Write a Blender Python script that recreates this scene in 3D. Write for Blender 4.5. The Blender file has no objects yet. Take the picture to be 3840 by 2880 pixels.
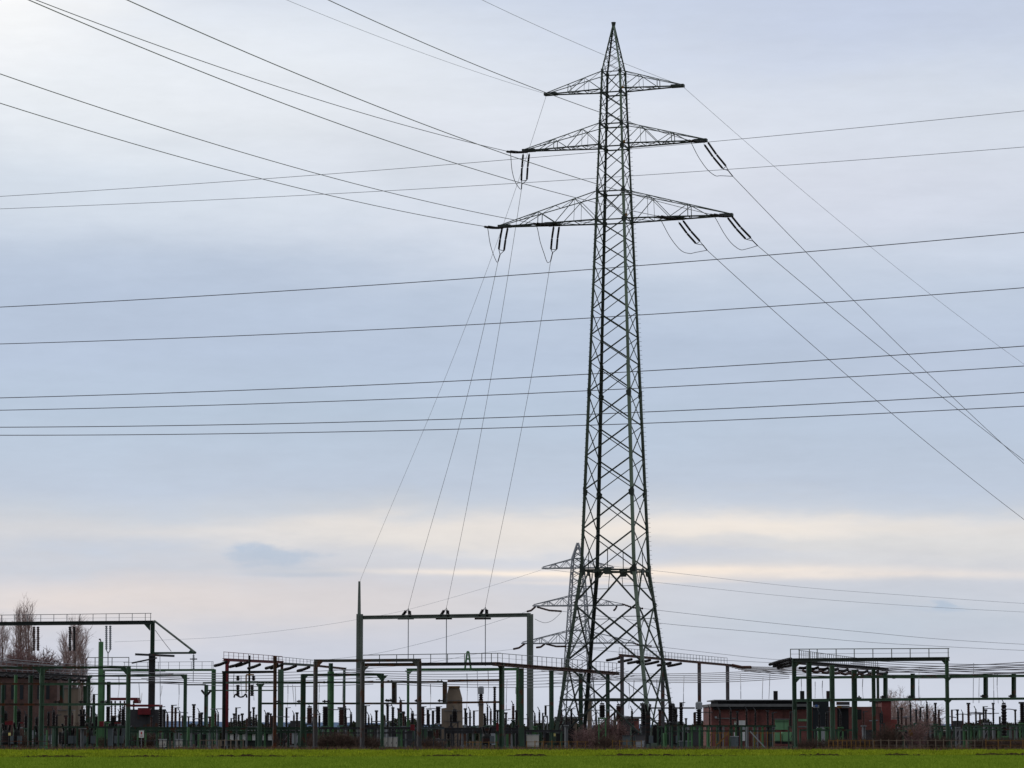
import bpy, math, random
import numpy as np
from mathutils import Vector, Matrix

random.seed(7)
RNG = np.random.default_rng(7)
scn = bpy.context.scene
COL = scn.collection

# ------------------------------------------------------------------ camera
F = 12000.0; HOR = 2735.0; CH = 1.5
PITCH = math.atan((HOR - 1440) / F)
cp, sp = math.cos(PITCH), math.sin(PITCH)
cam = bpy.data.cameras.new('camera'); camo = bpy.data.objects.new('camera', cam); COL.objects.link(camo)
camo.location = (0, 0, CH); camo.rotation_euler = (math.pi / 2 + PITCH, 0, 0)
cam.sensor_width = 36; cam.lens = 36 * F / 3840; cam.clip_start = 1; cam.clip_end = 30000
scn.camera = camo
scn.render.engine = 'CYCLES'
scn.view_settings.view_transform = 'Standard'; scn.view_settings.look = 'None'
scn.view_settings.exposure = 0; scn.view_settings.gamma = 1
scn.cycles.max_bounces = 4; scn.cycles.pixel_filter_type = 'BLACKMAN_HARRIS'

CAM = Vector((0, 0, CH))
def ray(px, py):
    xc, yc = (px - 1920) / F, (1440 - py) / F
    return Vector((xc, cp - yc * sp, sp + yc * cp))
def P(px, py, Z):
    r = ray(px, py); return CAM + r * (Z / r.y)
def gx(px, Z):                      # world x of a thing seen at column px near the ground
    return P(px, HOR, Z).x
def hz(py, Z): return P(1920, py, Z).z
def on_plane(px, py, P0, d):        # point of the vertical plane through P0 along d seen at a pixel
    n = Vector((d[1], -d[0], 0)); r = ray(px, py)
    t = (Vector(P0) - CAM).dot(n) / r.dot(n)
    return CAM + r * t
def lin(c):
    return tuple(((v / 255) / 12.92 if v / 255 <= .04045 else ((v / 255 + .055) / 1.055) ** 2.4) for v in c)

# crop coordinate readers (pixel measurements of the site survey)
K = 2.5925; K6 = 3.2406
def c1(x, y): return (x / K, 2240 + y / K)
def c2(x, y): return (750 + x / K, 2240 + y / K)
def c3(x, y): return (1450 + x / K, 2240 + y / K)
def c5(x, y): return (2050 + x / K, 2240 + y / K)
def c6(x, y): return (2600 + x / K6, 2340 + y / K6)
def c7(x, y): return (3200 + x / K6, 2340 + y / K6)
def cA(x, y): return (1950 + x / 3.0157, 50 + y / 3.0157)
def cB(x, y): return (1750 + x / 3.0167, 480 + y / 3.0167)
def cC(x, y): return (2250 + x / 2.634, 400 + y / 2.634)
def cF(x, y): return (1900 + x / 2.37, 1980 + y / 2.37)

# ------------------------------------------------------------------ materials
def nm(name):
    m = bpy.data.materials.new(name); m.use_nodes = True
    nt = m.node_tree; b = nt.nodes['Principled BSDF']
    return m, nt, b
def paint(name, c, var=.35, rough=.55, scale=3.0, metal=0.0, rust=0.0, rustc=(.09, .035, .02), streak=True):
    m, nt, b = nm(name); N = nt.nodes; L = nt.links
    tc = N.new('ShaderNodeTexCoord'); mp = N.new('ShaderNodeMapping')
    mp.inputs['Scale'].default_value = (scale, scale, scale * (.25 if streak else 1))
    L.new(tc.outputs['Object'], mp.inputs[0])
    n1 = N.new('ShaderNodeTexNoise'); n1.inputs['Scale'].default_value = 1; n1.inputs['Detail'].default_value = 6
    L.new(mp.outputs[0], n1.inputs['Vector'])
    r = N.new('ShaderNodeValToRGB'); L.new(n1.outputs[0], r.inputs[0])
    r.color_ramp.elements[0].position = .3; r.color_ramp.elements[1].position = .72
    r.color_ramp.elements[0].color = (*[v * (1 - var) for v in c], 1)
    r.color_ramp.elements[1].color = (*[v * (1 + var) for v in c], 1)
    out = r.outputs[0]
    if rust > 0:
        n2 = N.new('ShaderNodeTexNoise'); n2.inputs['Scale'].default_value = .7 * scale; n2.inputs['Detail'].default_value = 8
        L.new(tc.outputs['Object'], n2.inputs['Vector'])
        r2 = N.new('ShaderNodeValToRGB'); L.new(n2.outputs[0], r2.inputs[0])
        r2.color_ramp.elements[0].position = .62 - rust * .4; r2.color_ramp.elements[1].position = .7 - rust * .4
        mx = N.new('ShaderNodeMixRGB'); L.new(r2.outputs[0], mx.inputs[0]); L.new(out, mx.inputs[1])
        mx.inputs[2].default_value = (*rustc, 1); out = mx.outputs[0]
    L.new(out, b.inputs['Base Color'])
    b.inputs['Roughness'].default_value = max(rough, .5); b.inputs['Metallic'].default_value = metal; b.inputs['Specular IOR Level'].default_value = .22
    return m
M = {
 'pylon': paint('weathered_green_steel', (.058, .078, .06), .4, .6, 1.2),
 'pylon_light': paint('lit_green_steel', (.155, .20, .155), .3, .6, 1.2),  # lit tone of the pylon green, light put into the colour
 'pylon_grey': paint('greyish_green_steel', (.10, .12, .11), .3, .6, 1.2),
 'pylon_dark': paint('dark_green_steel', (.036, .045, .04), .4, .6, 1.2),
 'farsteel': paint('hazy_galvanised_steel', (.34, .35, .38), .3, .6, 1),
 'galv': paint('galvanised_steel', (.22, .23, .24), .2, .45, 2),
 'gantry': paint('grey_green_paint', (.14, .165, .14), .22, .5, 1.2),
 'green': paint('dark_green_paint', (.032, .066, .042), .35, .5, 2, rust=.1),
 'midgreen': paint('mid_green_paint', (.066, .122, .080), .3, .5, 2, rust=.05),
 'bright': paint('bright_green_paint', (.085, .20, .088), .3, .5, 2),
 'pale': paint('pale_green_enamel', (.16, .33, .17), .15, .5, 1.5),
 'grey': paint('weathered_grey_paint', (.095, .09, .095), .3, .55, 2, rust=.22, rustc=(.10, .045, .03)),
 'darkgrey': paint('dark_grey_paint', (.05, .05, .055), .3, .55, 2, rust=.1),
 'brown': paint('rusty_brown_paint', (.075, .045, .037), .5, .7, 3, rust=.35, rustc=(.13, .045, .02)),
 'black': paint('sooty_dark_steel', (.018, .018, .018), .4, .6, 2, rust=.15, rustc=(.05, .02, .014)),
 'red': paint('dark_red_paint', (.15, .014, .02), .3, .5, 2, rust=.1),
 'orange': paint('ochre_paint', (.22, .115, .03), .35, .6, 3),
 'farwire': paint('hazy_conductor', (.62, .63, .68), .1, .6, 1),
 'porc': paint('brown_black_porcelain', (.010, .007, .008), .4, .25, 2, streak=False),
 'porcbrown': paint('red_brown_porcelain', (.055, .022, .018), .4, .3, 2, streak=False),
 'silver': paint('dull_grey_housing', (.32, .34, .36), .2, .5, 2),
 'white': paint('offwhite_enamel', (.72, .73, .72), .12, .5, 2),
 'wire': paint('aluminium_conductor', (.27, .27, .29), .1, .5, 1),
 'wiredark': paint('dark_conductor', (.17, .17, .20), .1, .5, 1),
 'wirepale': paint('bright_conductor', (.45, .46, .5), .1, .5, 1),
 'cream': paint('cream_enamel', (.48, .46, .42), .15, .5, 2),
 'roof': paint('bitumen_roof', (.02, .02, .022), .3, .8, 1),
 'slab': paint('concrete_slab', (.17, .17, .17), .2, .8, 1),
 'tan': paint('stained_concrete', (.21, .165, .125), .35, .9, .8),
 'bark': paint('winter_bark', (.13, .10, .085), .3, .9, 2),
 'twig': paint('bare_twigs', (.42, .31, .28), .3, .9, 3),
 'twigred': paint('reddish_twigs', (.24, .15, .14), .4, .9, 2),
 'twigdark': paint('brown_twigs', (.10, .065, .05), .4, .9, 2),
 'yellow': paint('yellow_enamel', (.8, .68, .25), .1, .4, 2),
 'glass': paint('dark_glazing', (.02, .025, .03), .2, .15, 1),
 'blue': paint('blue_enamel', (.08, .16, .42), .1, .4, 2),
 'signred': paint('red_print', (.5, .04, .04), .1, .5, 2),
 'steelblue': paint('bluish_grey_steel', (.10, .12, .13), .3, .5, 2),
}
def brick(name, a, b_, mortar):
    m, nt, b = nm(name); N = nt.nodes; L = nt.links
    tc = N.new('ShaderNodeTexCoord'); mp = N.new('ShaderNodeMapping'); mp.inputs['Rotation'].default_value = (math.pi / 2, 0, 0)
    L.new(tc.outputs['Object'], mp.inputs[0])
    br = N.new('ShaderNodeTexBrick'); L.new(mp.outputs[0], br.inputs['Vector'])
    br.inputs['Scale'].default_value = 1; br.inputs['Brick Width'].default_value = .26; br.inputs['Row Height'].default_value = .085
    br.inputs['Mortar Size'].default_value = .01
    br.inputs['Color1'].default_value = (*a, 1); br.inputs['Color2'].default_value = (*b_, 1); br.inputs['Mortar'].default_value = (*mortar, 1)
    n = N.new('ShaderNodeTexNoise'); n.inputs['Scale'].default_value = .6; n.inputs['Detail'].default_value = 8; L.new(tc.outputs['Object'], n.inputs['Vector'])
    mx = N.new('ShaderNodeMixRGB'); mx.blend_type = 'MULTIPLY'; mx.inputs[0].default_value = .8
    r = N.new('ShaderNodeValToRGB'); L.new(n.outputs[0], r.inputs[0]); r.color_ramp.elements[0].position = .3; r.color_ramp.elements[1].position = .75
    r.color_ramp.elements[0].color = (.35, .35, .35, 1); r.color_ramp.elements[1].color = (1.3, 1.3, 1.3, 1)
    L.new(br.outputs[0], mx.inputs[1]); L.new(r.outputs[0], mx.inputs[2]); L.new(mx.outputs[0], b.inputs['Base Color'])
    b.inputs['Roughness'].default_value = .9
    return m
M['brick'] = brick('dark_red_brick', (.27, .072, .060), (.20, .054, .048), (.17, .12, .10))
M['brick2'] = brick('weathered_brown_brick', (.15, .07, .055), (.11, .05, .04), (.13, .1, .09))
M['brickred'] = brick('bright_red_brick', (.30, .06, .05), (.25, .045, .04), (.18, .09, .08))

def ground_mat(name, stops, scale, stretch=1.0, bump=.3, fine=18):
    m, nt, b = nm(name); N = nt.nodes; L = nt.links
    tc = N.new('ShaderNodeTexCoord'); mp = N.new('ShaderNodeMapping'); L.new(tc.outputs['Object'], mp.inputs[0])
    mp.inputs['Scale'].default_value = (1, stretch, 1)
    n = N.new('ShaderNodeTexNoise'); n.inputs['Scale'].default_value = scale; n.inputs['Detail'].default_value = 9; n.inputs['Roughness'].default_value = .65
    L.new(mp.outputs[0], n.inputs['Vector'])
    n2 = N.new('ShaderNodeTexNoise'); n2.inputs['Scale'].default_value = fine; n2.inputs['Detail'].default_value = 4; L.new(mp.outputs[0], n2.inputs['Vector'])
    mx = N.new('ShaderNodeMath'); mx.operation = 'MULTIPLY_ADD'; L.new(n2.outputs[0], mx.inputs[0]); mx.inputs[1].default_value = .45
    m3 = N.new('ShaderNodeMath'); m3.operation = 'MULTIPLY'; L.new(n.outputs[0], m3.inputs[0]); m3.inputs[1].default_value = .6
    L.new(m3.outputs[0], mx.inputs[2])
    r = N.new('ShaderNodeValToRGB'); L.new(mx.outputs[0], r.inputs[0])
    e = r.color_ramp.elements
    e[0].position, e[0].color = stops[0][0], (*stops[0][1], 1); e[1].position, e[1].color = stops[-1][0], (*stops[-1][1], 1)
    for p_, c_ in stops[1:-1]:
        q = e.new(p_); q.color = (*c_, 1)
    L.new(r.outputs[0], b.inputs['Base Color']); b.inputs['Roughness'].default_value = .95; b.inputs['Specular IOR Level'].default_value = 0
    bp = N.new('ShaderNodeBump'); bp.inputs['Strength'].default_value = bump; L.new(mx.outputs[0], bp.inputs['Height']); L.new(bp.outputs[0], b.inputs['Normal'])
    return m
M['field'] = ground_mat('young_crop_soil', [(.3, (.16, .19, .014)), (.5, (.17, .25, .014)), (.72, (.22, .30, .022))], .25, .3)
M['rough'] = ground_mat('rough_meadow', [(.36, (.05, .045, .01)), (.47, (.17, .19, .01)), (.6, (.26, .30, .01)), (.75, (.34, .34, .03))], .35, .18)
M['soil'] = ground_mat('dark_soil', [(.35, (.018, .012, .006)), (.55, (.04, .027, .014)), (.75, (.08, .06, .02))], 1.5, .5)
M['verge'] = ground_mat('dry_verge', [(.35, (.09, .06, .035)), (.55, (.20, .14, .085)), (.75, (.34, .25, .16))], .8, .3)
M['gravel'] = ground_mat('yard_gravel', [(.35, (.035, .026, .02)), (.55, (.075, .058, .045)), (.75, (.15, .12, .095))], .4, .5)
M['land'] = ground_mat('distant_land', [(.35, (.05, .06, .04)), (.55, (.09, .10, .07)), (.75, (.14, .13, .10))], .02, .3)
M['hill'] = ground_mat('hazy_blue_hills', [(.3, (.18, .26, .40)), (.7, (.24, .32, .46))], .002, 1)  # distance haze painted into the blue base colour
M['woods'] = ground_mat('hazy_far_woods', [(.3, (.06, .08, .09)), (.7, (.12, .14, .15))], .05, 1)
def blade_mat(name, a, b_, c_):
    m, nt, b = nm(name); N = nt.nodes; L = nt.links
    tc = N.new('ShaderNodeTexCoord'); n = N.new('ShaderNodeTexNoise'); n.inputs['Scale'].default_value = .5; n.inputs['Detail'].default_value = 6
    L.new(tc.outputs['Object'], n.inputs['Vector'])
    r = N.new('ShaderNodeValToRGB'); L.new(n.outputs[0], r.inputs[0]); r.color_ramp.elements[0].position = .3; r.color_ramp.elements[1].position = .7
    r.color_ramp.elements[0].color = (*a, 1); r.color_ramp.elements[1].color = (*c_, 1); q = r.color_ramp.elements.new(.5); q.color = (*b_, 1)
    L.new(r.outputs[0], b.inputs['Base Color']); b.inputs['Roughness'].default_value = .9; b.inputs['Specular IOR Level'].default_value = 0
    return m
M['blade'] = blade_mat('crop_blades', (.18, .26, .026), (.245, .335, .034), (.325, .41, .05))
M['tuft'] = blade_mat('meadow_tufts', (.12, .145, .02), (.29, .36, .024), (.42, .46, .05))
M['dry'] = blade_mat('dry_stalks', (.09, .055, .035), (.16, .105, .065), (.26, .19, .12))

# ------------------------------------------------------------------ mesh builder
class MB:
    def __init__(s): s.v = []; s.f = []
    def add(s, vs, fs):
        n = len(s.v); s.v += [tuple(v) for v in vs]; s.f += [tuple(i + n for i in f) for f in fs]
    def box(s, c, sz, rz=0.0):
        c = Vector(c); hx, hy, hz_ = sz[0] / 2, sz[1] / 2, sz[2] / 2; ca, sa = math.cos(rz), math.sin(rz)
        vs = [(c.x + x * ca - y * sa, c.y + x * sa + y * ca, c.z + z) for z in (-hz_, hz_) for x, y in ((-hx, -hy), (hx, -hy), (hx, hy), (-hx, hy))]
        s.add(vs, [(3, 2, 1, 0), (4, 5, 6, 7), (0, 1, 5, 4), (1, 2, 6, 5), (2, 3, 7, 6), (3, 0, 4, 7)]); return s
    def frame_of(s, a, b, up=None):
        a, b = Vector(a), Vector(b); d = (b - a).normalized()
        up = Vector(up) if up is not None else (Vector((0, 0, 1)) if abs(d.z) < .95 else Vector((0, 1, 0)))
        x = d.cross(up).normalized(); y = x.cross(d).normalized(); return a, b, x, y
    def bar(s, a, b, w, h=None, up=None):
        h = h or w; a, b, x, y = s.frame_of(a, b, up)
        vs = [p + x * i * w / 2 + y * j * h / 2 for p in (a, b) for i, j in ((-1, -1), (1, -1), (1, 1), (-1, 1))]
        s.add(vs, [(0, 1, 2, 3), (7, 6, 5, 4), (4, 5, 1, 0), (5, 6, 2, 1), (6, 7, 3, 2), (7, 4, 0, 3)]); return s
    def ell(s, a, b, w, e1, e2, t=.25):            # L-section along directions e1,e2
        a, b = Vector(a), Vector(b); e1 = Vector(e1).normalized(); e2 = Vector(e2).normalized(); tt = w * t
        prof = [(0, 0), (w, 0), (w, tt), (tt, tt), (tt, w), (0, w)]
        vs = [p + e1 * i + e2 * j for p in (a, b) for i, j in prof]
        fs = [(i, (i + 1) % 6, (i + 1) % 6 + 6, i + 6) for i in range(6)] + [(0, 3, 2, 1), (0, 5, 4, 3), (6, 7, 8, 9), (6, 9, 10, 11)]
        s.add(vs, fs); return s
    def ibeam(s, a, b, w, h, up=None, t=.16):
        a, b, x, y = s.frame_of(a, b, up); tf = h * t; tw = w * t
        for off, ww, hh in ((h / 2 - tf / 2, w, tf), (-h / 2 + tf / 2, w, tf)):
            s.bar(a + y * off, b + y * off, ww, hh, y)
        s.bar(a, b, tw, h - 2 * tf, y); return s
    def tube(s, pts, r, n=5):
        pts = [Vector(p) for p in pts]; rs = r if isinstance(r, (list, tuple)) else [r] * len(pts); vs = []; fs = []
        for i, p in enumerate(pts):
            d = (pts[min(i + 1, len(pts) - 1)] - pts[max(i - 1, 0)]).normalized()
            up = Vector((0, 0, 1)) if abs(d.z) < .95 else Vector((0, 1, 0))
            x = d.cross(up).normalized(); y = x.cross(d)
            vs += [p + (x * math.cos(2 * math.pi * k / n) + y * math.sin(2 * math.pi * k / n)) * rs[i] for k in range(n)]
        for i in range(len(pts) - 1):
            fs += [(i * n + k, i * n + (k + 1) % n, (i + 1) * n + (k + 1) % n, (i + 1) * n + k) for k in range(n)]
        fs += [tuple(range(n - 1, -1, -1)), tuple((len(pts) - 1) * n + k for k in range(n))]
        s.add(vs, fs); return s
    def ribbed(s, a, b, r, n=8, pitch=None, core=.62):
        a, b = Vector(a), Vector(b); L = (b - a).length; k = max(3, int(L / (pitch or .16)))
        pts, rs = [], []
        for i in range(k):
            for f_, q in ((0.0, core), (.35, 1.0), (.6, 1.0), (.75, core)):
                pts.append(a + (b - a) * ((i + f_) / k)); rs.append(r * q)
        pts.append(b); rs.append(r * core)
        d = (b - a).normalized(); up = Vector((0, 0, 1)) if abs(d.z) < .9 else Vector((0, 1, 0))
        x = d.cross(up).normalized(); y = x.cross(d); vs = []; fs = []
        for p, q in zip(pts, rs): vs += [p + (x * math.cos(2 * math.pi * j / n) + y * math.sin(2 * math.pi * j / n)) * q for j in range(n)]
        for i in range(len(pts) - 1): fs += [(i * n + j, i * n + (j + 1) % n, (i + 1) * n + (j + 1) % n, (i + 1) * n + j) for j in range(n)]
        fs += [tuple(range(n)), tuple((len(pts) - 1) * n + j for j in range(n))]
        s.add(vs, fs); return s
    def poly(s, pts, th, nrm=(0, 1, 0)):            # extruded polygon
        nv = Vector(nrm).normalized() * th; pts = [Vector(p) for p in pts]; n = len(pts)
        s.add([p - nv / 2 for p in pts] + [p + nv / 2 for p in pts],
              [tuple(range(n)), tuple(range(2 * n - 1, n - 1, -1))] + [(i, i + n, (i + 1) % n + n, (i + 1) % n) for i in range(n)]); return s
    def build(s, name, m, parent=None, smooth=False):
        me = bpy.data.meshes.new(name); me.from_pydata([tuple(v) for v in s.v], [], s.f)
        off = Vector((0, 0, 0)); q_ = parent
        while q_ is not None: off += q_.location; q_ = q_.parent
        if off.length > 0: me.transform(Matrix.Translation(-off))
        me.materials.append(M[m] if isinstance(m, str) else m)
        if smooth: me.shade_smooth()
        o = bpy.data.objects.new(name, me); COL.objects.link(o); o.parent = parent
        return o
def tag(o, label=None, cat=None, group=None, kind=None):
    if label: o['label'] = label
    if cat: o['category'] = cat
    if group: o['group'] = group
    if kind: o['kind'] = kind
    return o
def thing(name, label, cat, loc=(0, 0, 0), group=None):
    o = bpy.data.objects.new(name, None); COL.objects.link(o); o.location = loc; o.empty_display_size = .5
    return tag(o, label, cat, group)
def solid(mb, name, m, label, cat, group=None, smooth=False):
    return tag(mb.build(name, m, None, smooth), label, cat, group)
ORD = ['leftmost', 'second from left', 'third from left', 'fourth from left', 'fifth from left', 'sixth from left', 'seventh from left', 'eighth from left',
       'ninth from left', 'tenth from left', 'eleventh from left', 'twelfth from left', 'thirteenth from left', 'fourteenth from left', 'fifteenth from left',
       'sixteenth from left', 'seventeenth from left', 'eighteenth from left', 'nineteenth from left', 'twentieth from left', 'twenty-first from left',
       'twenty-second from left', 'twenty-third from left', 'twenty-fourth from left']

# ------------------------------------------------------------------ world
w = bpy.data.worlds.new('World'); scn.world = w; w.use_nodes = True
nt = w.node_tree; N = nt.nodes; L = nt.links; N.clear()
outw = N.new('ShaderNodeOutputWorld')
sky = N.new('ShaderNodeTexSky'); sky.sky_type = 'NISHITA'; sky.sun_disc = False
SUN_EL, SUN_AZ = math.radians(28), math.radians(-38)       # azimuth from +Y, negative = left
sky.sun_elevation = SUN_EL; sky.sun_rotation = SUN_AZ
bg1 = N.new('ShaderNodeBackground'); bg1.inputs[1].default_value = .07; L.new(sky.outputs[0], bg1.inputs[0])
tc = N.new('ShaderNodeTexCoord'); sx = N.new('ShaderNodeSeparateXYZ'); L.new(tc.outputs['Generated'], sx.inputs[0])
def mth(op, a, b=None, c=None, clamp=False):
    n = N.new('ShaderNodeMath'); n.operation = op; n.use_clamp = clamp
    for i, v in enumerate((a, b, c)):
        if v is None: continue
        if isinstance(v, (int, float)): n.inputs[i].default_value = v
        else: L.new(v, n.inputs[i])
    return n.outputs[0]
az = mth('ARCTAN2', sx.outputs[0], sx.outputs[1]); el = mth('ARCSINE', sx.outputs[2])
cmb = N.new('ShaderNodeCombineXYZ'); L.new(az, cmb.inputs[0]); L.new(el, cmb.inputs[1])
def noise(scale, sxx, syy, det=5, off=0.0, rough=.55):
    mp = N.new('ShaderNodeMapping'); mp.inputs['Scale'].default_value = (sxx, syy, 1); mp.inputs['Location'].default_value = (off, off * .7, off)
    L.new(cmb.outputs[0], mp.inputs[0]); n = N.new('ShaderNodeTexNoise'); n.inputs['Scale'].default_value = scale; n.inputs['Detail'].default_value = det
    n.inputs['Roughness'].default_value = rough
    L.new(mp.outputs[0], n.inputs['Vector']); return n.outputs[0]
nA = noise(10, 1, 3.2, 6); nB = noise(26, 1, 3.5, 6, 3.1); nC = noise(60, 1, 4, 7, 9.7, .6); nE = noise(16, .45, 5.0, 8, 12.3, .6); nD0 = noise(170, 1, 1.3, 6, 2.2, .6)
# wobble of cloud layers
wob = mth('ADD', mth('MULTIPLY', mth('SUBTRACT', nA, .5), .018), mth('MULTIPLY', mth('SUBTRACT', nB, .5), .008))
elw = mth('ADD', el, wob)
wobx = mth('ADD', az, mth('MULTIPLY', mth('SUBTRACT', nB, .5), .05))
def ae(xd, yd):             # overview coords -> azimuth / elevation
    r = ray(xd * 3840 / 2212, yd * 3840 / 2212)
    return math.atan2(r.x, r.y), math.asin(r.z / r.length)
stops = [(1660, (190, 198, 210)), (1578, (204, 211, 226)), (1500, (206, 212, 226)), (1400, (204, 208, 221)), (1320, (212, 212, 219)), (1255, (207, 210, 220)), (1205, (212, 213, 219)),
         (1150, (213, 214, 219)), (1112, (201, 208, 219)), (1050, (191, 202, 219)), (900, (185, 200, 219)), (760, (185, 199, 220)), (620, (194, 207, 225)),
         (500, (206, 216, 230)), (380, (214, 222, 232)), (230, (220, 227, 236)), (110, (211, 220, 233)), (0, (199, 210, 229)), (-500, (200, 207, 222)), (-2000, (205, 209, 216))]
e0, e1 = ae(1106, 1660)[1], ae(1106, -2000)[1]
rmp = N.new('ShaderNodeValToRGB'); L.new(mth('DIVIDE', mth('SUBTRACT', elw, e0), e1 - e0, clamp=True), rmp.inputs[0])
els = rmp.color_ramp.elements
for i, (yy, c) in enumerate(stops):
    pos = (ae(1106, yy)[1] - e0) / (e1 - e0)
    if i == 0: els[0].position = 0; els[0].color = (*lin(c), 1)
    elif i == len(stops) - 1: els[len(els) - 1].position = 1; els[len(els) - 1].color = (*lin(c), 1)
    else: q = els.new(pos); q.color = (*lin(c), 1)
cur = rmp.outputs[0]
def blob(xd, yd, sxd, syd, col, amt, wobble=1.0, nz=None, nzamt=.6, hard=False, useraw=False):
    global cur
    a, e = ae(xd, yd); k = 3840 / 2212 / 12000
    A = mth('DIVIDE', mth('SUBTRACT', wobx if not useraw else az, a), sxd * k); E = mth('DIVIDE', mth('SUBTRACT', elw if not useraw else mth('ADD', el, mth('MULTIPLY', wob, .25)), e), syd * k)
    d2 = mth('ADD', mth('MULTIPLY', A, A), mth('MULTIPLY', E, E))
    if hard: d2 = mth('POWER', d2, 2.2)
    g = mth('MULTIPLY', mth('EXPONENT', mth('MULTIPLY', d2, -.5)), amt)
    if nz is not None: g = mth('MULTIPLY', g, mth('MULTIPLY_ADD', nz, nzamt * 2, 1 - nzamt), clamp=True)
    mx = N.new('ShaderNodeMixRGB'); L.new(g, mx.inputs[0]); L.new(cur, mx.inputs[1]); mx.inputs[2].default_value = (*lin(col), 1); cur = mx.outputs[0]
blob(480, 170, 600, 180, (237, 241, 246), .8, nz=nA, nzamt=.4)
blob(-40, -20, 230, 120, (254, 254, 254), 1.0)
blob(1850, 60, 520, 130, (195, 205, 227), .7, nz=nA)
blob(250, 640, 620, 90, (181, 195, 217), .8, nz=nA)
blob(300, 400, 500, 60, (209, 219, 232), .6, nz=nB)
blob(1850, 420, 560, 110, (212, 216, 231), .6, nz=nA)
blob(1200, 330, 420, 130, (224, 228, 238), .6, nz=nB)
blob(2050, 800, 420, 120, (190, 201, 221), .5, nz=nA)
blob(1560, 1150, 420, 26, (253, 241, 228), 1.0, nz=nE, nzamt=.5)
blob(1700, 1178, 260, 8, (212, 214, 220), .8, nz=nC, nzamt=.5)
blob(1050, 1145, 300, 12, (238, 230, 224), .8, nz=nC, nzamt=.5)
blob(1980, 1185, 420, 36, (222, 221, 221), .85, nz=nC, nzamt=.4)
blob(900, 1160, 330, 24, (231, 226, 222), .85, nz=nC, nzamt=.5)
blob(1330, 1205, 330, 12, (203, 209, 222), .7, nz=nC)
blob(200, 1195, 260, 22, (197, 206, 221), .7, nz=nC)
blob(555, 1190, 48, 19, (188, 200, 217), 1.0, nz=nD0, nzamt=.9, hard=True)
blob(585, 1216, 82, 20, (187, 199, 216), 1.0, nz=nD0, nzamt=.6, hard=True)
blob(500, 1212, 30, 14, (190, 201, 217), .9, nz=nD0, nzamt=.8, hard=True)
blob(650, 1239, 110, 9, (179, 193, 212), 1.0, nz=nC, nzamt=.2, hard=True, useraw=True)
blob(300, 1240, 330, 9, (200, 208, 221), .6, nz=nC)
blob(250, 1300, 420, 28, (230, 220, 216), .75, nz=nB)
blob(760, 1310, 300, 40, (219, 213, 214), .6, nz=nB)
blob(1300, 1236, 330, 4.5, (255, 242, 228), 1.0, nz=nC, nzamt=.3, useraw=True)
blob(1500, 1234, 260, 9, (253, 238, 224), .85, nz=nC, nzamt=.4, useraw=True)
blob(1850, 1245, 300, 7, (250, 236, 224), .75, nz=nC, nzamt=.5, useraw=True)
blob(1350, 1256, 160, 3, (245, 232, 222), .6, useraw=True)
blob(1950, 1345, 480, 55, (187, 200, 215), .7, nz=nA)
blob(2072, 1313, 28, 10, (182, 196, 214), 1.0, nz=nD0, nzamt=.9, hard=True)
blob(2020, 1325, 60, 4, (188, 200, 217), .5)
# soft mottling of the whole deck
nD = noise(130, 1, 3, 8, 5.5, .62)
mot0 = mth('MULTIPLY_ADD', mth('ADD', mth('ADD', mth('MULTIPLY', nA, .35), mth('MULTIPLY', nB, .3)), mth('ADD', mth('MULTIPLY', nC, .22), mth('MULTIPLY_ADD', nD, .13, mth('MULTIPLY', nE, .35)))), .34, .77)
back = mth('MULTIPLY_ADD', mth('MULTIPLY', mth('ADD', sx.outputs[1], .1), -1.6, clamp=True), -.36, 1.0)  # sky behind the camera dimmed so camera-facing sides come out darker
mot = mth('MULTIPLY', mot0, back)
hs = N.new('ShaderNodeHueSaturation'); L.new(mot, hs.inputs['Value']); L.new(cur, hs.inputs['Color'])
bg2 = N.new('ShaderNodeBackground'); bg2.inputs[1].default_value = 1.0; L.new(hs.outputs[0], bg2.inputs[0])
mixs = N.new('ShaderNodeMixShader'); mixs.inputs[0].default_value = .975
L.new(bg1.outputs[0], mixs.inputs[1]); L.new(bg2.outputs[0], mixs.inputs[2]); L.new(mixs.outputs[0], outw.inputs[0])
sl = bpy.data.lights.new('sun', 'SUN'); sl.energy = .8; sl.angle = math.radians(12); sl.color = (1, .95, .88)
so = bpy.data.objects.new('sun', sl); COL.objects.link(so)
sd = Vector((math.sin(SUN_AZ) * math.cos(SUN_EL), math.cos(SUN_AZ) * math.cos(SUN_EL), math.sin(SUN_EL)))
so.rotation_euler = sd.to_track_quat('Z', 'Y').to_euler()

# ------------------------------------------------------------------ ground
def sheet(name, x0, x1, y0, y1, z, m, nx=1, ny=1, fn=None):
    mb = MB(); xs = np.linspace(x0, x1, nx + 1); ys = np.linspace(y0, y1, ny + 1)
    for yy in ys:
        for xx in xs: mb.v.append((xx, yy, z + (fn(xx, yy) if fn else 0)))
    for j in range(ny):
        for i in range(nx):
            a = j * (nx + 1) + i; mb.f.append((a, a + 1, a + nx + 2, a + nx + 1))
    o = mb.build(name, m); o['kind'] = 'structure'; return o
sheet('ground', -9000, 9000, -200, 14000, -.03, 'land')
def edge(x): return 175.5 + .24 * x
def quad(name, pts, z, m):
    o = MB(); o.add([(x, y, z) for x, y in pts], [tuple(range(len(pts)))]); o = o.build(name, m); o['kind'] = 'structure'
quad('crop_field', [(-90, 20), (90, 20), (90, edge(90)), (-90, edge(-90))], 0, 'field')
quad('meadow_strip', [(-110, edge(-110)), (110, edge(110)), (110, 230), (-110, 230)], .006, 'rough')
sheet('dry_verge', -120, 120, 229, 236, .012, 'verge')
sheet('switchyard_ground', -140, 140, 235, 420, .016, 'gravel')
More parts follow.
